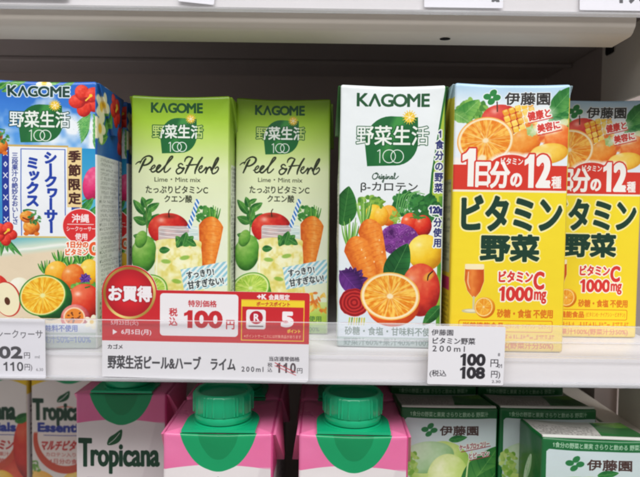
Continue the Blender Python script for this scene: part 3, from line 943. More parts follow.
def art_pink():
    A = Art(165, 433, 275, 697, lambda X, Y: mix((232, 112, 162), (236, 124, 172), vnoise(X, Y, 30, 2)))
    P = [(150, 700)] + [(x, 464.5 + ((x - 220) / 55) ** 2 * 6.0) for x in np.linspace(150, 290, 22)] + [(290, 700)]
    A.poly(P, (234, 226, 226))
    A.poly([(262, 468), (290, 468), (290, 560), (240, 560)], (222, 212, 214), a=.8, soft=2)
    # green apron under the cap, with the deeper inner tongue
    A.poly([(183, 420), (183, 436), (190, 452), (200, 464), (212, 470), (220, 471.5), (228, 470), (240, 464), (250, 452), (257, 436), (257, 420)], GREEN, True)
    A.poly([(201, 420), (201, 438), (206, 449), (213, 457), (220, 459), (227, 457), (234, 449), (239, 438), (239, 420)], (12, 138, 84), True)
    drop_leaf(A, 204, 477, 221, 496, (20, 84, 48))
    A.fit('T', 168, 488, 185, 524, (18, 62, 42), 1.3)
    A.fit('ropicana', 183, 495, 267, 532, (18, 62, 42), 1.2)
    A.fit('Essentials', 178, 537, 262, 556, (36, 56, 140), 1.0)
    A.line([(176, 561), (262, 561)], .9, (36, 56, 140))
    A.ball(232, 630, 56, 50, (190, 40, 60), (232, 96, 90), (248, 170, 140), 0, .3, .1, 5)
    A.citrus(205, 640, 40, 38, (236, 150, 120), (250, 226, 210), (206, 50, 60), (240, 110, 100), 0, 10, .06, .07, 6)
    return A


def art_mixed():
    A = Art(31, 364, 107, 547, (232, 226, 220))
    # yellow shoulders
    P = [(20, 350)] + [(20, 398)] + [(x, 396 - 16 * (1 - ((x - 69) / 49) ** 2)) for x in np.linspace(20, 118, 20)] + [(118, 350)]
    A.poly(P, (234, 196, 30))
    A.poly([(44, 355), (44, 368), (52, 380), (62, 385), (69, 386), (76, 385), (86, 380), (94, 368), (94, 355)], GREEN, True)
    # fruit
    A.ball(106, 452, 34, 34, (130, 18, 14), (206, 44, 30), (230, 96, 60), 0, .2, .12, 3)
    A.ball(100, 500, 36, 34, (120, 16, 14), (196, 40, 28), (226, 90, 60), 0, .2, .12, 4)
    A.leaf(96, 424, 110, 418, 10, (20, 90, 36), (70, 150, 60), (110, 170, 90), 4)
    A.line([(100, 436), (104, 444)], 1.2, (90, 40, 30))
    for k in range(5):
        A.line([(97, 456), (97 + 7 * math.cos(k * 1.25), 456 + 5 * math.sin(k * 1.25))], [1.4, .5], (120, 60, 30))
    A.ball(78, 490, 16, 14, (220, 140, 20), (246, 190, 60), (252, 220, 120), 0, .3, .1, 4)
    A.ball(38, 500, 22, 24, (206, 120, 20), (240, 170, 60), (250, 210, 120), 0, .3, .1, 6)
    bush(A, 34, 474, 5, 8, (80, 140, 50), (150, 190, 90), 4, 20, 2)
    # round emblem
    A.ell(66, 444, 33, 35, (206, 76, 46))
    A.ell(66, 441, 28.5, 30, (240, 226, 218))
    A.rect(30, 410, 108, 437, (232, 226, 220), soft=2)
    A.ball(112, 452, 20, 36, (130, 18, 14), (206, 44, 30), (230, 96, 60), 0, .1, .12, 3)
    A.leaf(94, 426, 110, 418, 10, (20, 90, 36), (70, 150, 60), (110, 170, 90), 4)
    drop_leaf(A, 58, 393.5, 70, 405, (20, 84, 48))
    A.fit('T', 32, 401.5, 44, 424.5, (18, 62, 42), 1.1)
    A.fit('ropicana', 43, 406, 95, 430, (18, 62, 42), 1.0)
    A.fit('Essentials', 37.5, 426.5, 95, 436.5, (40, 56, 150), .7)
    A.line([(44, 439.6), (93, 439.6)], .7, (40, 56, 150))
    A.fit('マルチビタミン', 41, 444.5, 92, 455, (196, 40, 40), .45, shear=.25)
    A.fit('カロテン入り果汁', 46, 457, 88, 461.5, (200, 90, 80), .05)
    A.fit('1日分の食物', 50, 463.5, 84, 469, (200, 80, 70), .1)
    return A


def art_pink_side(c):
    A = Art(0, 0, 50, 120, lambda X, Y: mix(c, tuple(v * .95 for v in c), vnoise(X, Y, 10, 2)), 4)
    A.rect(0, 22, 50, 120, (226, 218, 218), soft=.5)
    A.rows(5, 30, 46, 110, 26, (110, 90, 100), .6, 5)
    return A


# ---- the green vegetable carton
def art_tea():
    A = Art(402, 412, 502, 660, lambda X, Y: mix((202, 216, 218), (196, 212, 206), (Y - 422) / 60))
    c = 26, 104, 54
    A.rect(400, 410, 504, 422.2, c)
    A.rect(400, 410, 406.5, 662, c)
    A.rect(406.5, 418, 411, 424, c)
    A.rect(406.9, 422.2, 504, 664, lambda X, Y: mix((204, 218, 220), (196, 212, 206), (Y - 422) / 60), 3)
    A.fit('1食分の野菜と果実 さらりと飲める 野菜汁', 412, 415.2, 492, 420.4, (176, 206, 178), .12)
    A.ball(446, 478, 32, 33, (120, 168, 60), (176, 206, 100), (226, 234, 170), 0, .2, .12, 4)
    A.ball(430, 462, 28, 16, (130, 176, 110), (176, 208, 160), (212, 230, 200), -10, 0, .12, 5)
    A.ball(452, 484, 22, 26, (150, 186, 70), (196, 218, 120), (236, 240, 190), 0, .3, .12, 6)
    A.leaf(452, 444, 471, 441, 7, (20, 96, 44), (60, 140, 66), (110, 170, 90), 5)
    A.leaf(468, 500, 504, 450, 30, (30, 104, 44), (96, 160, 70), (140, 190, 100), 8)
    A.leaf(470, 520, 506, 470, 30, (30, 104, 44), (86, 150, 60), (140, 190, 100), 9)
    A.line([(470, 500), (472, 470), (476, 455)], [2, 1], (200, 220, 150))
    bush(A, 412, 470, 8, 16, (120, 170, 60), (200, 220, 130), 5, 50, 3)
    A.ball(430, 560, 40, 50, (90, 150, 50), (150, 196, 80), (210, 226, 140), 0, .2, .1, 4)
    A.carrot(480, 520, 470, 620, 30, 3)
    for dx, dy, rr in ((-4.3, -.4, -8), (1.4, -4.2, -40), (4.9, .2, -14), (-.4, 4.0, -34)):
        A.ell(431.6 + dx, 434 + dy, 3.7, 2.6, (40, 120, 66), rr)
    A.fit('伊藤園', 442.4, 429.4, 482.4, 439.4, (70, 48, 44), .3)
    A.fit('ケールブロッコリー', 463, 446.5, 494, 452.6, (150, 56, 70), .15, [(.8, (216, 222, 210))], -8, .1)
    A.line([(465, 456), (495, 450)], .8, (150, 56, 70))
    A.fit('とピーマン', 473, 456, 494, 461.5, (150, 56, 70), .12, [(.8, (216, 222, 210))], -8, .1)
    A.line([(474, 464.5), (495, 460)], .8, (150, 56, 70))
    return A


def art_tea_side():
    A = Art(0, 0, 33, 119, (20, 100, 48), 5)
    A.leaf(20, 12, 10, 30, 6, (150, 200, 150), (220, 236, 220), (240, 244, 240), 4)
    A.ell(8, 44, 6, 9, (60, 130, 196), 20)
    A.rect(4, 50, 30, 112, (190, 206, 190), .6)
    A.rows(6, 52, 29, 110, 26, (50, 80, 56), .6, 4)
    return A


def art_tea_top():
    A = Art(0, 0, 48, 33, (186, 182, 176), 6)
    A.poly([(27, 0), (49, 0), (49, 34), (33, 34)], (36, 104, 50))
    A.leaf(34, 30, 50, 22, 12, (70, 140, 50), (160, 200, 80), (190, 215, 120), 3)
    A.rows(2, 4, 27, 22, 7, (84, 80, 78), .62, 5, False)
    A.line([(0, 31.6), (48, 31.6)], 1.6, (226, 228, 222))
    return A


# ---- price tickets
def art_promo():
    A = Art(100, 266, 309, 381, (238, 236, 238))
    red = (205, 38, 46)
    A.rect(98, 291, 311, 342.5, red)
    A.ell(129.5, 294.5, 27.6, 27.6, red)
    A.ell(129.5, 294.5, 26.2, 26.2, lambda X, Y: mix((150, 110, 40), (238, 214, 130), .5 + .5 * np.sin((X + Y) * .09)))
    A.ell(129.5, 294.5, 23.6, 23.6, lambda X, Y: mix((212, 34, 44), (176, 22, 36), (np.hypot(X - 129.5, Y - 294) - 12) / 12))
    A.fit('お買得', 108.5, 287, 152, 303.4, (244, 238, 240), .75, [(.7, (160, 20, 34))])
    A.rect(160, 294, 238, 336.5, (240, 236, 238), 3.5)
    A.fit('特別価格', 188, 300.4, 216.5, 307.2, (196, 48, 56), .15)
    A.fit('税', 169, 308.6, 177.5, 317, (200, 44, 52), .2)
    A.fit('込', 169, 318, 177.5, 326.4, (200, 44, 52), .2)
    A.fit1('100', 184, 310.6, 222.5, 328.4, (200, 40, 48), 1.2)
    A.fit('円', 226, 319.6, 234.4, 329, (200, 44, 52), .2)
    A.fit('5月23日(火)', 111, 322, 138.5, 327.6, (244, 220, 222), .05)
    A.poly([(113, 331), (113, 336.6), (117.6, 333.8)], (246, 236, 238))
    A.fit('6月5日(月)', 121.5, 330.8, 151.5, 337, (246, 236, 238), .15)
    A.rect(241, 298.6, 304, 340, (238, 190, 50))
    A.rect(242, 299.6, 303, 339, red)
    A.rect(241, 299.6, 304, 305.8, (246, 214, 50))
    A.fit('+K', 256.5, 293, 266, 298.4, (248, 240, 240), .45)
    A.fit('会員限定', 268, 293, 289, 298.8, (248, 240, 240), .25)
    A.fit('ボーナスポイント', 256, 300.6, 289.5, 305, (190, 50, 40), .15)
    A.rect(246, 308.6, 265.5, 328.4, (240, 236, 236), 2.4)
    A.ell(256, 316.6, 6.6, 6.6, (186, 28, 48))
    A.fit('R', 253.4, 312.8, 259.2, 320.4, (244, 236, 238), .4)
    A.line([(249, 325.4), (262.6, 325.4)], 1.3, (120, 96, 100), a=.8)
    A.fit('5', 280.5, 310, 293.5, 326, (246, 240, 240), 1.3)
    A.fit('ポイント', 287, 327.6, 300.4, 331.6, (246, 214, 60), .2)
    A.fit('※ポイントサービスには対象商品があります', 244, 333.6, 301, 337, (248, 226, 190), .02)
    A.fit('カゴメ', 108, 346.2, 123, 351, (50, 46, 50), .15)
    A.fit('野菜生活ピール&ハーブ', 108, 357, 201.5, 371, (40, 38, 44), .35)
    A.fit('ライム', 211, 358.6, 236, 370.4, (40, 38, 44), .35)
    A.fit('200ml', 242, 366.2, 264, 371.4, (60, 56, 62), .12, spacing=1.4)
    A.fit('当店通常価格', 269.5, 355.4, 300, 360.2, (60, 56, 62), .1)
    A.fit('税', 268, 361.8, 272.8, 366.2, (60, 56, 62), .05)
    A.fit('込', 268, 366.8, 272.8, 371.2, (60, 56, 62), .05)
    A.fit('110', 277, 361.6, 296.4, 372, (70, 50, 56), .35, spacing=1.2)
    A.line([(275.5, 361.8), (296, 371)], .9, (196, 50, 60))
    A.line([(275.5, 364.8), (296.4, 374)], .9, (196, 50, 60), a=.7)
    A.fit('円', 297.6, 366.8, 303, 372, (60, 56, 62), .05)
    return A


def art_ticket_right():
    A = Art(430, 324.5, 505.5, 383, (240, 238, 242))
    k = (44, 42, 48)
    A.fit('伊藤園', 432.5, 328, 454, 334, k, .05)
    A.fit('ビタミン野菜', 434, 336, 476, 342.6, k, .12)
    A.fit('200ml', 434, 344.2, 466, 350, k, .05, spacing=1.5)
    A.fit1('100', 462, 351.6, 487, 364, k, .85)
    A.fit('円', 492, 357, 499.6, 364.6, k, .05)
    A.fit1('108', 462, 364.8, 487, 377, k, .85)
    A.fit('(税込', 432, 368.6, 448.6, 376, k, .05)
    A.fit('円)', 493, 368.6, 502, 376.6, k, .05)
    A.fit('8', 499, 350.6, 501, 353.6, k)
    A.fit('01', 499.4, 361.6, 503.4, 365.4, k)
    A.fit('2.30', 494, 378, 502.6, 380.6, k)
    return A


def art_ticket_left():
    A = Art(-22, 317.5, 45.5, 378, (238, 236, 241))
    k = (48, 46, 52)
    A.fit('カゴメ', -18, 321, -2, 326, k, .05)
    A.fit('夏季シークヮーサ', -20, 328.6, 43, 337.4, (84, 82, 88), .05)
    A.fit1('102', -10, 345.6, 22.4, 358.4, k, .75)
    A.fit('円', 24, 351.8, 30, 357.8, k, .02)
    A.fit('(税込', -19, 363, -4, 370, k, .02)
    A.fit('110', 3, 361.6, 23, 371, k, .15)
    A.fit('円)', 24.4, 363.6, 32, 371, k, .02)
    A.fit('6.30', 36, 367.6, 43, 370.6, (110, 108, 114))
    A.fit('ml', 35, 354.6, 39.6, 357.6, (110, 108, 114))
    return A


def art_ticket_blank(t=None, box=None, t2=None, box2=None):
    A = Art(0, 0, 68, 50, (238, 236, 241))
    if t:
        A.fit(t, *box, (44, 42, 48), .6)
    if t2:
        A.fit(t2, *box2, (70, 68, 74), .05)
    return A


# ------------------------------------------------------------------ materials
def principled(name, col, rough=0.4, spec=0.5, metal=0.0, var=0.05, scale=90.0, bump=0.0, bscale=600.0):
    m = bpy.data.materials.new(name)
    m.use_nodes = True
    N, L = m.node_tree.nodes, m.node_tree.links
    b = N['Principled BSDF']
    b.inputs['Roughness'].default_value = rough
    b.inputs['Specular IOR Level'].default_value = spec
    b.inputs['Metallic'].default_value = metal
    tc = N.new('ShaderNodeTexCoord')
    nz = N.new('ShaderNodeTexNoise')
    nz.inputs['Scale'].default_value = scale
    nz.inputs['Detail'].default_value = 4
    L.new(tc.outputs['Object'], nz.inputs['Vector'])
    mr = N.new('ShaderNodeMapRange')
    mr.inputs['To Min'].default_value = 1 - var
    mr.inputs['To Max'].default_value = 1 + var
    L.new(nz.outputs['Fac'], mr.inputs['Value'])
    mul = N.new('ShaderNodeVectorMath')
    mul.operation = 'MULTIPLY'
    mul.inputs[0].default_value = col
    L.new(mr.outputs['Result'], mul.inputs[1])
    L.new(mul.outputs['Vector'], b.inputs['Base Color'])
    rr = N.new('ShaderNodeMapRange')
    rr.inputs['To Min'].default_value = max(0.02, rough - 0.08)
    rr.inputs['To Max'].default_value = rough + 0.1
    L.new(nz.outputs['Fac'], rr.inputs['Value'])
    L.new(rr.outputs['Result'], b.inputs['Roughness'])
    if bump:
        n2 = N.new('ShaderNodeTexNoise')
        n2.inputs['Scale'].default_value = bscale
        L.new(tc.outputs['Object'], n2.inputs['Vector'])
        bp = N.new('ShaderNodeBump')
        bp.inputs['Strength'].default_value = bump
        bp.inputs['Distance'].default_value = 0.0006
        L.new(n2.outputs['Fac'], bp.inputs['Height'])
        L.new(bp.outputs['Normal'], b.inputs['Normal'])
    return m


def printed(name, art, rough=0.3, bump=0.2, spec=0.5, gain=0.82):
    """flat print on coated board"""
    m = bpy.data.materials.new(name)
    m.use_nodes = True
    N, L = m.node_tree.nodes, m.node_tree.links
    b = N['Principled BSDF']
    b.inputs['Roughness'].default_value = rough
    b.inputs['Specular IOR Level'].default_value = spec
    t = N.new('ShaderNodeTexImage')
    t.image = art.image(name)
    t.extension = 'EXTEND'
    t.interpolation = 'Cubic'
    uv = N.new('ShaderNodeUVMap')
    L.new(uv.outputs['UV'], t.inputs['Vector'])
    mul = N.new('ShaderNodeVectorMath')
    mul.operation = 'SCALE'
    mul.inputs['Scale'].default_value = gain
    L.new(t.outputs['Color'], mul.inputs[0])
    L.new(mul.outputs['Vector'], b.inputs['Base Color'])
    tc = N.new('ShaderNodeTexCoord')
    n2 = N.new('ShaderNodeTexNoise')
    n2.inputs['Scale'].default_value = 110
    n2.inputs['Detail'].default_value = 3
    L.new(tc.outputs['Object'], n2.inputs['Vector'])
    bp = N.new('ShaderNodeBump')
    bp.inputs['Strength'].default_value = bump
    bp.inputs['Distance'].default_value = 0.001
    L.new(n2.outputs['Fac'], bp.inputs['Height'])
    L.new(bp.outputs['Normal'], b.inputs['Normal'])
    return m


def film_material(name, white=0.2, tint=(0.9, 0.9, 0.92)):
    m = bpy.data.materials.new(name)
    m.use_nodes = True
    N, L = m.node_tree.nodes, m.node_tree.links
    out = N['Material Output']
    N.remove(N['Principled BSDF'])
    tr = N.new('ShaderNodeBsdfTransparent')
    tr.inputs['Color'].default_value = (0.985, 0.985, 0.99, 1)
    df = N.new('ShaderNodeBsdfDiffuse')
    df.inputs['Color'].default_value = (*tint, 1)
    gl = N.new('ShaderNodeBsdfGlossy')
    gl.inputs['Roughness'].default_value = 0.07
    tc = N.new('ShaderNodeTexCoord')
    mp = N.new('ShaderNodeMapping')
    mp.inputs['Scale'].default_value = (30, 30, 400)
    nz = N.new('ShaderNodeTexNoise')
    nz.inputs['Scale'].default_value = 1.0
    L.new(tc.outputs['Object'], mp.inputs['Vector'])
    L.new(mp.outputs['Vector'], nz.inputs['Vector'])
    mr = N.new('ShaderNodeMapRange')
    mr.inputs['From Min'].default_value = 0.3
    mr.inputs['From Max'].default_value = 0.75
    mr.inputs['To Min'].default_value = white * 0.75
    mr.inputs['To Max'].default_value = white * 1.3
    L.new(nz.outputs['Fac'], mr.inputs['Value'])
    m1 = N.new('ShaderNodeMixShader')
    L.new(mr.outputs['Result'], m1.inputs['Fac'])
    L.new(tr.outputs[0], m1.inputs[1])
    L.new(df.outputs[0], m1.inputs[2])
    fr = N.new('ShaderNodeLayerWeight')
    fr.inputs['Blend'].default_value = 0.07
    m2 = N.new('ShaderNodeMixShader')
    L.new(fr.outputs['Fresnel'], m2.inputs['Fac'])
    L.new(m1.outputs[0], m2.inputs[1])
    L.new(gl.outputs[0], m2.inputs[2])
    L.new(m2.outputs[0], out.inputs['Surface'])
    return m


M_WHITE = principled('shelf_white_paint', (0.70, 0.675, 0.675), 0.35, 0.5, var=0.03, scale=40, bump=0.05)
M_BEIGE = principled('beige_metal_paint', (0.72, 0.66, 0.58), 0.55, 0.25, var=0.05, scale=30, bump=0.05)
M_PLATE = principled('pale_bracket_paint', (0.80, 0.73, 0.64), 0.5, 0.3, var=0.05, scale=30, bump=0.05)
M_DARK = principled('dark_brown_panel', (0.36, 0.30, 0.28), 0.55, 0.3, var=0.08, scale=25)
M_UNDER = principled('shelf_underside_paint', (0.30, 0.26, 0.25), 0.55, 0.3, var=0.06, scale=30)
M_BLACK = principled('shade_and_hook_black', (0.012, 0.011, 0.011), 0.7, 0.2)  # near black: shade inside screw hole and slot, also the dark hook
M_FILM = film_material('clear_plastic_film', 0.03)
M_FILM_BACK = film_material('frosted_plastic_film', 0.15)
M_FILM_EDGE = film_material('clear_plastic_edge', 0.24, (0.86, 0.87, 0.9))
M_CAP = principled('green_cap_plastic', (0.007, 0.37, 0.165), 0.22, 0.5, var=0.05, scale=200, bump=0.04, bscale=900)
M_PINK = principled('pink_coated_board', (0.76, 0.17, 0.35), 0.3, 0.45, var=0.06, scale=60, bump=0.1, bscale=200)
M_YTOP = principled('yellow_coated_board', (0.78, 0.52, 0.03), 0.3, 0.45, var=0.06, scale=60)
M_TEAEDGE = principled('dark_green_board', (0.008, 0.09, 0.035), 0.3, 0.45, var=0.06, scale=60)
M_FOIL = principled('pale_board', (0.62, 0.62, 0.58), 0.35, 0.45, var=0.05, scale=60)


# ------------------------------------------------------------------ mesh helpers
def link(name, me, mats, parent=None, loc=None):
    o = bpy.data.objects.new(name, me)
    COL.objects.link(o)
    for m in (mats if isinstance(mats, (list, tuple)) else [mats]):
        if me.materials.find(m.name) < 0 or isinstance(mats, (list, tuple)):
            me.materials.append(m)
    if parent is not None:
        o.parent = parent
    if loc is not None:
        o.location = loc
    return o


def tag(o, label=None, cat=None, group=None, kind=None):
    for k, v in (('label', label), ('category', cat), ('group', group), ('kind', kind)):
        if v:
            o[k] = v
    return o


def empty(name, loc, rz=0.0):
    o = bpy.data.objects.new(name, None)
    COL.objects.link(o)
    o.empty_display_size = 0.01
    o.location = loc
    o.rotation_euler = (0, 0, rz)
    return o


def copy_tree(o, parent=None):
    c = o.copy()
    COL.objects.link(c)
    if parent is not None:
        c.parent = parent
    for ch in [q for q in bpy.data.objects if q.parent == o]:
        copy_tree(ch, c)
    return c


def from_bm(bm, name, smooth=False):
    me = bpy.data.meshes.new(name)
    bmesh.ops.recalc_face_normals(bm, faces=bm.faces)
    bm.to_mesh(me)
    bm.free()
    if smooth:
        me.polygons.foreach_set('use_smooth', [True] * len(me.polygons))
        me.set_sharp_from_angle(angle=math.radians(42))
    return me


def box(name, x0, x1, y0, y1, z0, z1, bev=0.0, seg=2):
    bm = bmesh.new()
    bmesh.ops.create_cube(bm, size=1)
    for v in bm.verts:
        v.co = Vector(((x0 + x1) / 2 + v.co.x * (x1 - x0), (y0 + y1) / 2 + v.co.y * (y1 - y0), (z0 + z1) / 2 + v.co.z * (z1 - z0)))
    if bev:
        bmesh.ops.bevel(bm, geom=bm.edges[:], offset=bev, segments=seg, affect='EDGES', profile=0.6)
    return from_bm(bm, name, bool(bev))


def extrude_profile(name, pts, x0, x1, smooth=True):
    """closed (y, z) outline run along x"""
    bm = bmesh.new()
    a = [bm.verts.new((x0, y, z)) for y, z in pts]
    b = [bm.verts.new((x1, y, z)) for y, z in pts]
    n = len(pts)
    for i in range(n):
        bm.faces.new((a[i], a[(i + 1) % n], b[(i + 1) % n], b[i]))
    bm.faces.new(a)
    bm.faces.new(b[::-1])
    return from_bm(bm, name, smooth)


def card(name, pts, x0, z0, x1, z1, th, mats, curl=0.0):
    """flat card: outline pts in (x, z); uv from the rectangle; slot 0 print on the front, slot 1 paper"""
    bm = bmesh.new()
    uvl = bm.loops.layers.uv.new('UVMap')
    f = [bm.verts.new((x, 0, z)) for x, z in pts]
    b = [bm.verts.new((x, th, z)) for x, z in pts]
    n = len(pts)
    ff = bm.faces.new(f)
    bm.faces.new(b[::-1]).material_index = 1
    for i in range(n):
        bm.faces.new((f[i], b[i], b[(i + 1) % n], f[(i + 1) % n])).material_index = 1
    for fc in bm.faces:
        for l in fc.loops:
            l[uvl].uv = ((l.vert.co.x - x0) / (x1 - x0), (l.vert.co.z - z0) / (z1 - z0))
    if curl:
        for v in bm.verts:
            v.co.y -= curl * ((v.co.x - (x0 + x1) / 2) / (x1 - x0) * 2) ** 2
    bmesh.ops.triangulate(bm, faces=[q for q in bm.faces if len(q.verts) > 4])
    return from_bm(bm, name)


def round_rect(x0, z0, x1, z1, r, n=5):
    P = []
    for cx, cz, a0 in ((x1 - r, z0 + r, -90), (x1 - r, z1 - r, 0), (x0 + r, z1 - r, 90), (x0 + r, z0 + r, 180)):
        for k in range(n + 1):
            a = math.radians(a0 + 90 * k / n)
            P.append((cx + r * math.cos(a), cz + r * math.sin(a)))
    return P


def carton_body(name, w, d, h, r=0.0011, bulge=0.0005, seed=0, topdrop=0.0, rough=0.00016, sink=0.0007):
    """folded board carton; slots: 0 front, 1 sides and back, 2 top. Base at z=0, front at y=0, centred on x"""
    rs = random.Random(seed)
    fr = [0, .02, .06, .12, .2, .3, .4, .5, .6, .7, .8, .88, .94, .98, 1]
    loop = []                                     # (x, y, nx, ny, side, weight)
    hw = w / 2

    def arc(cx, cy, a0, side_a, side_b):
        for k in range(1, 4):
            a = math.radians(a0 + 90 * k / 4)
            loop.append((cx + r * math.cos(a), cy + r * math.sin(a), math.cos(a), math.sin(a), side_a if k < 2 else side_b, 0))
    for f in fr:
        loop.append((-hw + r + f * (w - 2 * r), 0, 0, -1, 0, math.sin(math.pi * f)))
    arc(hw - r, r, -90, 0, 1)
    for f in fr:
        loop.append((hw, r + f * (d - 2 * r), 1, 0, 1, math.sin(math.pi * f)))
    arc(hw - r, d - r, 0, 1, 2)
    for f in fr:
        loop.append((hw - r - f * (w - 2 * r), d, 0, 1, 2, math.sin(math.pi * f)))
    arc(-hw + r, d - r, 90, 2, 3)
    for f in fr:
        loop.append((-hw, d - r - f * (d - 2 * r), -1, 0, 3, math.sin(math.pi * f)))
    arc(-hw + r, r, 180, 3, 0)
    n = len(loop)
    zt = [0, .004, .01, .03, .07, .12, .17, .22, .28, .34, .4, .46, .52, .58, .64, .7, .75, .8, .84, .88, .915, .94, .96, .975, .985, .993, .997, 1]
    dents = [(rs.choice((-1, 1)) * rs.uniform(.2, .5) * w, rs.uniform(0, d), rs.choice((rs.uniform(.8, .97), rs.uniform(.1, .9))) * h, rs.uniform(.004, .011), rs.uniform(-.0007, .0004)) for _ in range(9)]
    e = 0.0011
    bm = bmesh.new()
    uvl = bm.loops.layers.uv.new('UVMap')
    rings, flat = [], []
    ph = [rs.uniform(0, 6.28) for _ in range(6)]
    for t in zt:
        ring = []
        ins = e * (1 - math.sqrt(max(0, 1 - (1 - min(t, 1 - t) * h / e) ** 2))) if min(t, 1 - t) * h < e else 0
        for (x, y, nx, ny, sd, wt) in loop:
            o = bulge * wt * math.sin(math.pi * t) ** 0.7 - ins
            o += rough * wt * (math.sin(x * 260 + t * 9 + ph[0]) + math.sin(y * 300 - t * 14 + ph[1]) + math.sin(t * 31 + x * 120 + ph[2]))
            for dx_, dy_, dz_, ds_, da_ in dents:
                q = ((x - dx_) ** 2 + (y - dy_) ** 2 * .5 + (t * h - dz_) ** 2) / ds_ ** 2
                if q < 6:
                    o += da_ * math.exp(-q) * (0.35 + 0.65 * wt)
            # fold line of the gable: a shallow crease slanting from each top corner
            if sd in (0, 2) and wt > 0:
                cr = abs((h - t * h) - (hw - abs(x)) * 0.9 - .0015)
                o -= .00022 * math.exp(-(cr / .0012) ** 2) * (1 if (h - t * h) < .017 else 0)
            z = t * h - topdrop * (y / d) * t ** 6 - sink * t ** 8 * (wt if sd in (0, 2) else 0)
            ring.append(bm.verts.new((x + nx * o, y + ny * o, z)))
        rings.append(ring)
    for j in range(len(zt) - 1):
        for i in range(n):
            k = (i + 1) % n
            f = bm.faces.new((rings[j][i], rings[j][k], rings[j + 1][k], rings[j + 1][i]))
            sd = loop[i][4] if loop[i][4] == loop[k][4] else (loop[i][4] if loop[i][5] == 0 and loop[k][5] != 0 else loop[k][4])
            f.material_index = 0 if sd == 0 else 1
            for l, (q, jj) in zip(f.loops, ((i, j), (k, j), (k, j + 1), (i, j + 1))):
                x, y = loop[q][0], loop[q][1]
                u = [(x + hw) / w, y / d, (hw - x) / w, 1 - y / d][sd]
                l[uvl].uv = (u, zt[jj])
    for ring, top in ((rings[0], False), (rings[-1], True)):
        c = sum((v.co for v in ring), Vector()) / n
        cv = bm.verts.new(c)
        for i in range(n):
            a, b = ring[i], ring[(i + 1) % n]
            f = bm.faces.new((a, b, cv) if top else (b, a, cv))
            f.material_index = 2 if top else 1
            for l in f.loops:
                l[uvl].uv = ((l.vert.co.x + hw) / w, 1 - l.vert.co.y / d)
    me = bpy.data.meshes.new(name)
    bm.to_mesh(me)
    bm.free()
    me.polygons.foreach_set('use_smooth', [True] * len(me.polygons))
    me.set_sharp_from_angle(angle=math.radians(50))
    return me


def ear_flap(name, w, d, h, side, drop=0.021, lift=0.0011):
    """triangular folded ear glued to the side of a brick carton"""
    bm = bmesh.new()
    uvl = bm.loops.layers.uv.new('UVMap')
    x = side * w / 2
    tri = [(0.0006, h - 0.0006), (d - 0.0006, h - 0.0006), (d * 0.56, h - drop), (d * 0.44, h - drop)]
    off = [0.0004, 0.0004, lift, lift]
    a = [bm.verts.new((x - side * 0.0002, y, z)) for y, z in tri]
    b = [bm.verts.new((x + side * (0.0007 + o), y, z)) for (y, z), o in zip(tri, off)]
    for i in range(4):
        bm.faces.new((a[i], a[(i + 1) % 4], b[(i + 1) % 4], b[i]))
    bm.faces.new(b)
    bm.faces.new(a[::-1])
    for f in bm.faces:
        for l in f.loops:
            y, z = l.vert.co.y, l.vert.co.z
            l[uvl].uv = (y / d if side > 0 else 1 - y / d, z / h)
    bmesh.ops.bevel(bm, geom=bm.edges[:], offset=0.0002, segments=1, affect='EDGES')
    return from_bm(bm, name, True)


def brick_carton(front, side, top, w, d, h, seed, ears=True, seam=True, lift=0.0016, **kw):
    root = empty('juice_carton', (0, 0, 0))
    link('carton_body', carton_body('carton_body', w, d, h, seed=seed, **kw), [front, side, top], root)
    if ears:
        for s in (-1, 1):
            link('side_flap', ear_flap('side_flap', w, d, h, s, lift=lift), side, root)
    if seam:
        link('top_seam', box('top_seam', -w / 2 + .001, w / 2 - .001, d * .5 - .004, d * .5 + .004, h + .0002, h + .0009, .0002, 1), top, root)
    return root


def lathe(name, prof, n=64, mod=None, cap_top=True):
    """(r, z) profile turned about z"""
    bm = bmesh.new()
    R = []
    for j, (r, z) in enumerate(prof):
        R.append([bm.verts.new(((r + (mod(j, i) if mod else 0)) * math.cos(2 * math.pi * i / n), (r + (mod(j, i) if mod else 0)) * math.sin(2 * math.pi * i / n), z)) for i in range(n)])
    for j in range(len(prof) - 1):
        for i in range(n):
            k = (i + 1) % n
            bm.faces.new((R[j][i], R[j][k], R[j + 1][k], R[j + 1][i]))
    if cap_top:
        bm.faces.new(R[-1])
        bm.faces.new(R[0][::-1])
    return from_bm(bm, name, True)


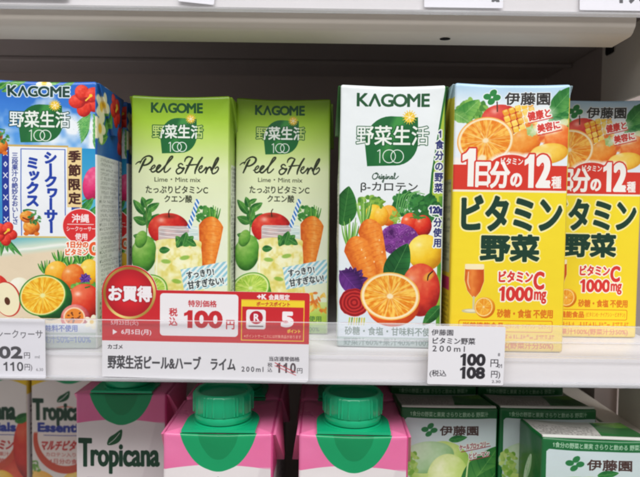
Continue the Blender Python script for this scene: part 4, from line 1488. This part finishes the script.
def capped_carton(front, side, top, seed, w=0.050, d=0.047, h=0.120):
    root = empty('juice_carton', (0, 0, 0))
    link('carton_body', carton_body('carton_body', w, d, h, r=0.0016, seed=seed, bulge=0.0006), [front, side, top], root)
    for s in (-1, 1):
        link('side_flap', ear_flap('side_flap', w, d, h, s, .021, .0034), top, root)
    # collar plate glued on the top board
    cy = 0.0147
    bm = bmesh.new()
    pts = []
    for k in range(25):
        a = math.radians(0 + 180 * k / 24)
        pts.append((0.0172 * math.cos(a), cy + 0.0172 * math.sin(a)))
    pts += [(-0.0168, 0.0003), (0.0168, 0.0003)]
    for z in (h + .0001, h + .0013):
        bm.faces.new([bm.verts.new((x, y, z)) for x, y in pts])
    bm.verts.ensure_lookup_table()
    n = len(pts)
    for i in range(n):
        bm.faces.new((bm.verts[i], bm.verts[(i + 1) % n], bm.verts[n + (i + 1) % n], bm.verts[n + i]))
    link('collar', from_bm(bm, 'collar'), M_CAP, root)
    # cap with grip ribs, dished lid
    ribs = set()
    N = 160
    for k in range(26):
        c = int(k * N / 26)
        ribs.add(c)
    pr = [(.0126, 0), (.0128, .0003), (.0129, .0024), (.0127, .0028), (.0129, .0031), (.0133, .0036), (.0133, .0105), (.0130, .0116), (.0124, .0121), (.0116, .0121), (.0110, .0118), (.0107, .0104), (.0090, .0102), (.001, .0102)]

    def mod(j, i):
        if 5 <= j <= 6:
            return 0.00045 if i % 9 == 0 or i % 27 == 3 else 0.0
        return 0.0
    cap = link('cap', lathe('cap', pr, 162, mod), M_CAP, root, (0, cy, h + .0026))
    cap.scale = (1.05, 1.05, 1.12)
    neck = link('spout_ring', lathe('spout_ring', [(.0141, 0), (.0141, .0008), (.0126, .0011), (.0118, .0012), (.0118, .0017), (.0118, .0018)], 72), M_CAP, root, (0, cy, h + .0010))
    return root


def vary(o, seed, **kw):
    """its own dents for a copied carton"""
    for ch in bpy.data.objects:
        if ch.parent == o and ch.name.startswith('carton_body'):
            old = ch.data
            me = carton_body('carton_body', seed=seed, **kw)
            for m in old.materials:
                me.materials.append(m)
            ch.data = me
    return o


def place(o, x, y, z, rz=0.0):
    o.location = (x, y, z)
    o.rotation_euler[2] = math.radians(rz)
    return o


# ------------------------------------------------------------------ the shelving
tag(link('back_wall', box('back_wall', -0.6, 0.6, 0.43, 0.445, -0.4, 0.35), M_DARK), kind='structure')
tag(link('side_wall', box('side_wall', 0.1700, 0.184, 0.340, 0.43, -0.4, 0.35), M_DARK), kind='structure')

XL, XR = -0.42, 0.32
# upper shelf
up = empty('store_shelf', (0, 0.24, 0.166))
tag(up, 'upper white metal shelf above the row of cartons, seen from below', 'shelf', 'store shelves')


def rel(me, o):
    me.transform(Matrix.Translation(-Vector(o.location)))
    return me


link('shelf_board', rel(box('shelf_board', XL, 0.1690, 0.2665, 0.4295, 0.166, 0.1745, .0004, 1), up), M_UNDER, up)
lip = [(0.2442, 0.176), (0.2442, 0.1475), (0.2443, 0.1455), (0.2447, 0.1440), (0.2452, 0.1432), (0.2457, 0.1428), (0.2463, 0.1419), (0.2476, 0.1410), (0.2490, 0.1407), (0.2640, 0.1407), (0.2652, 0.1412), (0.2657, 0.1424), (0.2657, 0.1745), (0.262, 0.1760)]
link('front_lip', rel(extrude_profile('front_lip', lip, XL, 0.1345), up), M_BEIGE, up)
link('front_fascia', rel(box('front_fascia', XL, XR, 0.2410, 0.2440, 0.1475, 0.178, .0004, 2), up), M_WHITE, up)
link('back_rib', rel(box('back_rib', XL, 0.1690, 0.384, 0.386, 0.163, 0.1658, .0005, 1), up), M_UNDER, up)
hb = bmesh.new()
bmesh.ops.create_circle(hb, cap_ends=True, radius=1.0, segments=20)
for v in hb.verts:
    v.co = Vector((0.0548 + v.co.x * 0.0024, 0.2545 + v.co.y * 0.0020, 0.1405))
link('screw_hole_shade', rel(from_bm(hb, 'screw_hole_shade'), up), M_BLACK, up)  # flat black disc painted for the shade inside a screw hole

# middle shelf with its clear ticket rail
mid = empty('store_shelf', (0, 0.24, 0.0))
tag(mid, 'middle white metal shelf carrying the row of tall juice cartons', 'shelf', 'store shelves')
link('shelf_board', rel(box('shelf_board', XL, 0.1690, 0.2460, 0.4295, -0.0105, 0.0, .0006, 2), mid), M_WHITE, mid)
link('front_fascia', rel(box('front_fascia', XL, XR, 0.2426, 0.2458, -0.0118, -0.0002, .0007, 2), mid), M_WHITE, mid)

rail = empty('price_rail', (0, 0.2405, -0.012))
tag(rail, 'clear plastic ticket rail along the front edge of the middle shelf', 'price rail')
link('front_film', rel(extrude_profile('front_film', [(0.2382, -0.0105), (0.2388, -0.0105), (0.2378, 0.0148), (0.2372, 0.0148)], XL, XR), rail), M_FILM, rail)
link('top_bead', rel(box('top_bead', XL, XR, 0.2370, 0.2378, 0.01485, 0.0154, .0003, 2), rail), M_FILM_EDGE, rail)
link('bottom_channel', rel(extrude_profile('bottom_channel', [(0.2379, -0.0115), (0.2385, -0.0119), (0.2424, -0.0119), (0.2424, -0.0106), (0.2379, -0.0106)], XL, XR), rail), M_FILM_EDGE, rail)
link('back_film', rel(extrude_profile('back_film', [(0.2412, -0.0014), (0.2416, -0.0014), (0.2416, 0.0142), (0.2412, 0.0142)], XL, XR), rail), M_FILM_BACK, rail)
link('back_bead', rel(box('back_bead', XL, XR, 0.2408, 0.2417, 0.0066, 0.0074, .0002, 1), rail), M_FILM_EDGE, rail)

# lower shelf, out of sight under the cartons
low = empty('store_shelf', (0, 0.22, -0.158))
tag(low, 'lower metal shelf under the capped drink cartons and green cartons', 'shelf', 'store shelves')
link('shelf_board', rel(box('shelf_board', -0.6, 0.1690, 0.2150, 0.4295, -0.170, -0.158, .0006, 2), low), M_WHITE, low)

# brackets on the right
for (z1, lab) in ((0.1655, 'beige metal bracket plate under the right end of the upper shelf'),
                  (-0.0108, 'beige metal bracket plate under the right end of the middle shelf')):
    b = empty('shelf_bracket', (0.166, 0.30, z1))
    tag(b, lab, 'shelf bracket', 'shelf brackets')
    z0 = z1 - 0.0395
    lower = z1 < 0
    link('bracket_plate', rel(box('bracket_plate', 0.1660, 0.1678, 0.2420, 0.305 if lower else 0.337, z0, z1, .0004, 1), b), M_PLATE, b)
    if lower:
        link('bracket_flange', rel(box('bracket_flange', 0.1520, 0.1658, 0.2520, 0.425, z0 + .0015, z0 + 0.0035, .0004, 1), b), M_PLATE, b)
    if not lower:
        link('bracket_hook', rel(box('bracket_hook', 0.1640, 0.1657, 0.322, 0.330, z1 - 0.0100, z1 - 0.004, .0008, 1), b), M_BLACK, b)
        link('slot', rel(box('slot', 0.1652, 0.1659, 0.280, 0.2925, z1 - 0.0200, z1 - 0.004, .0003, 1), b), M_BLACK, b)  # black block on the plate stands for the shade in an opening
tag(link('side_post', box('side_post', 0.1790, 0.200, 0.29, 0.3300, -0.4, -0.0125, .0006, 1), M_PLATE), 'pale upright shelf post at the right under the middle shelf', 'shelf post')

# ------------------------------------------------------------------ upper row of cartons
DEP = 0.038
m_lf = printed('lime_front', art_lime())
m_ls = printed('lime_side', art_green_side((150, 190, 50), (206, 222, 160), 3))
m_lt = principled('lime_top', (0.30, 0.45, 0.05), 0.3)
m_wf = printed('white_front', art_white())
m_ws = printed('white_side', art_green_side((60, 120, 60), (214, 224, 216), 5))
m_bf = printed('beach_front', art_beach())
m_bs = printed('beach_side', art_beach_side())
m_yf = printed('yellow_front', art_yellow())
m_ys = printed('yellow_side', art_yellow_side())
m_bt = principled('pale_top', (0.62, 0.66, 0.68), 0.3)

GU = 'juice cartons on the middle shelf'
c1 = place(brick_carton(m_bf, m_bs, m_bt, 0.0485, DEP, 0.1175, 1), -0.1222, 0.2445, 0.0002, 3.4)
tag(c1, 'blue carton with beach, red hibiscus and big cut green citrus, first on the left', 'juice carton', GU)
c1b = copy_tree(c1)
place(c1b, -0.1236, 0.2885, 0.0002, 2.5)
tag(c1b, 'beach print carton half hidden behind the front blue hibiscus carton', 'juice carton', GU)
c2 = place(brick_carton(m_lf, m_ls, m_lt, 0.0475, DEP, 0.1172, 2), -0.0678, 0.271, 0.0002, -0.8)
tag(c2, 'lime green mint carton beside the blue beach carton, behind the round red badge', 'juice carton', GU)
c3 = vary(copy_tree(c2), 33, w=0.0475, d=DEP, h=0.1190)
place(c3, -0.0192, 0.283, 0.0002, 0.3)
tag(c3, 'lime green mint carton next to the white vegetable carton', 'juice carton', GU)
c4 = place(brick_carton(m_wf, m_ws, principled('white_top', (0.7, 0.72, 0.72), 0.3), 0.0478, DEP, 0.1202, 4), 0.0323, 0.256, 0.0002, -1.6)
tag(c4, 'white carton with green leaf badge, carrots and a cut orange', 'juice carton', GU)
c5 = place(brick_carton(m_yf, m_ys, m_bt, 0.0515, DEP, 0.1203, 5), 0.0848, 0.251, 0.0002, 0.2)
tag(c5, 'yellow vitamin carton in front, right behind the small white price ticket', 'juice carton', GU)
c6 = vary(copy_tree(c5), 36, w=0.0515, d=DEP, h=0.1208)
place(c6, 0.1368, 0.2845, 0.0002, 0.0)
tag(c6, 'yellow vitamin carton at the far right, set back and partly covered by its twin', 'juice carton', GU)

# ------------------------------------------------------------------ lower row
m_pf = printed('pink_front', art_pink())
m_ps = printed('pink_side', art_pink_side((222, 84, 144)))
m_mf = printed('mixed_front', art_mixed())
m_ms = printed('mixed_side', art_pink_side((224, 190, 60)))
GP = 'capped drink cartons on the lower shelf'
ZS = -0.158
HP = 0.1195
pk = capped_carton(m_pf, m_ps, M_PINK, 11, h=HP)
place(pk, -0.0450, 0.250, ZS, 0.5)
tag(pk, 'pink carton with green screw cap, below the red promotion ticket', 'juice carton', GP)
for x, y, rz, lab in ((0.0166, 0.250, -0.8, 'pink carton with green screw cap, beside the green vegetable cartons'),
                      (-0.1082, 0.304, 0.4, 'pink capped carton set back in shadow, its whole front lettering showing'),
                      (-0.0455, 0.3005, -0.6, 'shadowed pink carton behind the capped one under the promotion ticket'),
                      (0.0172, 0.3005, 0.6, 'shadowed pink carton behind the capped one beside the green cartons')):
    tag(place(vary(copy_tree(pk), 40 + int(abs(x) * 1000), w=0.050, d=0.047, h=HP, r=0.0016, bulge=0.0006), x, y, ZS, rz), lab, 'juice carton', GP)
mx = capped_carton(m_mf, m_ms, M_YTOP, 12, h=HP)
place(mx, -0.1655, 0.367, ZS, 0.3)
tag(mx, 'white and orange mixed fruit carton with yellow shoulders, beside the set back pink carton', 'juice carton', GP)
tag(place(copy_tree(mx), -0.2175, 0.367, ZS, -0.3), 'mixed fruit carton cut by the frame at far left, red fruit and leaf showing', 'juice carton', GP)

m_tf = printed('greens_front', art_tea())
m_ts = printed('greens_side', art_tea_side())
m_tt = printed('greens_top', art_tea_top())
GT = 'green vegetable cartons on the lower shelf'
tea = brick_carton(m_tf, m_ts, m_tt, 0.0485, 0.033, 0.124, 21, ears=False, seam=False, topdrop=0.0035, bulge=0.0007)
link('top_fold', box('top_fold', -.0236, .0236, .0008, .0028, .1236, .1246, .0004, 2), M_FOIL, tea)
place(tea, 0.0656, 0.275, ZS, 0.0)
tag(tea, 'green vegetable carton beside the pink capped carton, four leaf mark on its front', 'juice carton', GT)
for x, y, rz, lab in ((0.0652, 0.312, 0.5, 'green vegetable carton behind the one beside the pink cap, only its top showing'),
                      (0.1152, 0.276, -0.3, 'green vegetable carton just behind the nearest one at the right'),
                      (0.1148, 0.313, 0.4, 'rear green vegetable carton under the shelf bracket, mostly top showing'),
                      (0.1232, 0.2415, -3.5, 'nearest green vegetable carton, brightly lit in the lower right corner')):
    tag(place(copy_tree(tea), x, y, ZS - (0.0015 if y < .26 else 0), rz), lab, 'juice carton', GT)

# ------------------------------------------------------------------ price tickets
M_PAPER = principled('ticket_paper', (0.74, 0.73, 0.75), 0.5, 0.3, var=0.02)
GTK = 'price tickets'
kx = 90.4 / 209.0 / 1000
X0, Z0 = -0.0946, -0.0109                         # lower left corner of the promotion card


def PX(px):
    return X0 + (px - 100) * kx


def PZ(py):
    return Z0 + (379.5 - py) * kx


P = [(PX(100), PZ(378))]
P += [(PX(309 - 3) + 3 * kx * math.sin(math.radians(a)), PZ(381 - 3) - 3 * kx * math.cos(math.radians(a))) for a in range(0, 91, 18)]
P += [(PX(309 - 3) + 3 * kx * math.cos(math.radians(a)), PZ(291 + 3) + 3 * kx * math.sin(math.radians(a))) for a in range(0, 91, 18)]
ca, cb = 129.5, 294.5
for a in np.linspace(math.asin(3.5 / 27.6), math.pi + 0.12, 34):
    P.append((PX(ca + 27.6 * math.cos(a)), PZ(cb - 27.6 * math.sin(a))))
P.append((PX(102.2), PZ(302)))
P[0] = (PX(102.6), PZ(379))
promo = link('price_ticket', card('price_ticket', P, PX(100), PZ(381), PX(309), PZ(266), .0004, None), [printed('promo_print', art_promo(), .38, .05), M_PAPER], None, (0, 0.2398, 0))
promo.rotation_euler[1] = 0.006
tag(promo, 'large red and white sale ticket with round gold rimmed badge', 'price ticket', GTK)

tr = link('price_ticket', card('price_ticket', round_rect(-.0163, -.0127, .0163, .0127, .0006), -.0163, -.0127, .0163, .0127, .0003, None), [printed('ticket_print_right', art_ticket_right(), .45, .05), M_PAPER], None, (0.0632, 0.2370, 0.0018))
tr.rotation_euler = (math.radians(2), 0.004, 0)
tag(tr, 'small white ticket reading 100 and 108 below the yellow vitamin carton', 'price ticket', GTK)
tl = link('price_ticket', card('price_ticket', round_rect(-.0145, -.0130, .0145, .0130, .0006), -.0145, -.0130, .0145, .0130, .0003, None), [printed('ticket_print_left', art_ticket_left(), .45, .05), M_PAPER], None, (-0.1326, 0.2398, 0.0016))
tl.rotation_euler = (math.radians(1), 0.0, 0)
tag(tl, 'white ticket reading 102 and 110 under the blue beach carton, cut by the frame', 'price ticket', GTK)

for xa, xb, zb, ry, txt, lab in (
        (-0.1420, -0.1075, 0.1502, 0.0, (), 'white ticket edge on the upper shelf rail, above the blue beach carton'),
        (-0.0612, -0.0460, 0.1494, 0.09, (), 'narrow tilted white ticket on the upper shelf rail, above the lime cartons'),
        (0.0425, 0.0757, 0.1490, 0.0, ('5-2', (58, 41, 65, 45)), 'white ticket on the upper shelf rail above the yellow vitamin carton'),
        (0.1080, 0.1400, 0.1487, 0.0, ('190', (32, 27, 62, 44)), 'white ticket with cut off black figures at the upper right of the rail')):
    w2, hh = (xb - xa) / 2, 0.025
    A = art_ticket_blank(*txt) if txt else art_ticket_blank()
    o = link('price_ticket', card('price_ticket', round_rect(-w2, 0, w2, hh, .0005), -w2, 0, w2, hh, .0003, None), [printed('ticket_print_upper', A, .45, .05), M_PAPER], None, ((xa + xb) / 2, 0.2396, zb))
    o.rotation_euler = (math.radians(-3), ry, 0)
    tag(o, lab, 'price ticket', GTK)
upr = empty('price_rail', (0, 0.2405, 0.1465))
tag(upr, 'clear plastic ticket rail along the upper shelf edge', 'price rail')
link('front_film', rel(extrude_profile('front_film', [(0.2382, 0.1478), (0.2387, 0.1478), (0.2387, 0.178), (0.2382, 0.178)], XL, XR), upr), M_FILM, upr)
link('bottom_channel', rel(extrude_profile('bottom_channel', [(0.2382, 0.1466), (0.2406, 0.1462), (0.2406, 0.1474), (0.2382, 0.1474)], XL, XR), upr), M_FILM_EDGE, upr)

bpy.data.objects.remove(_to, do_unlink=True)
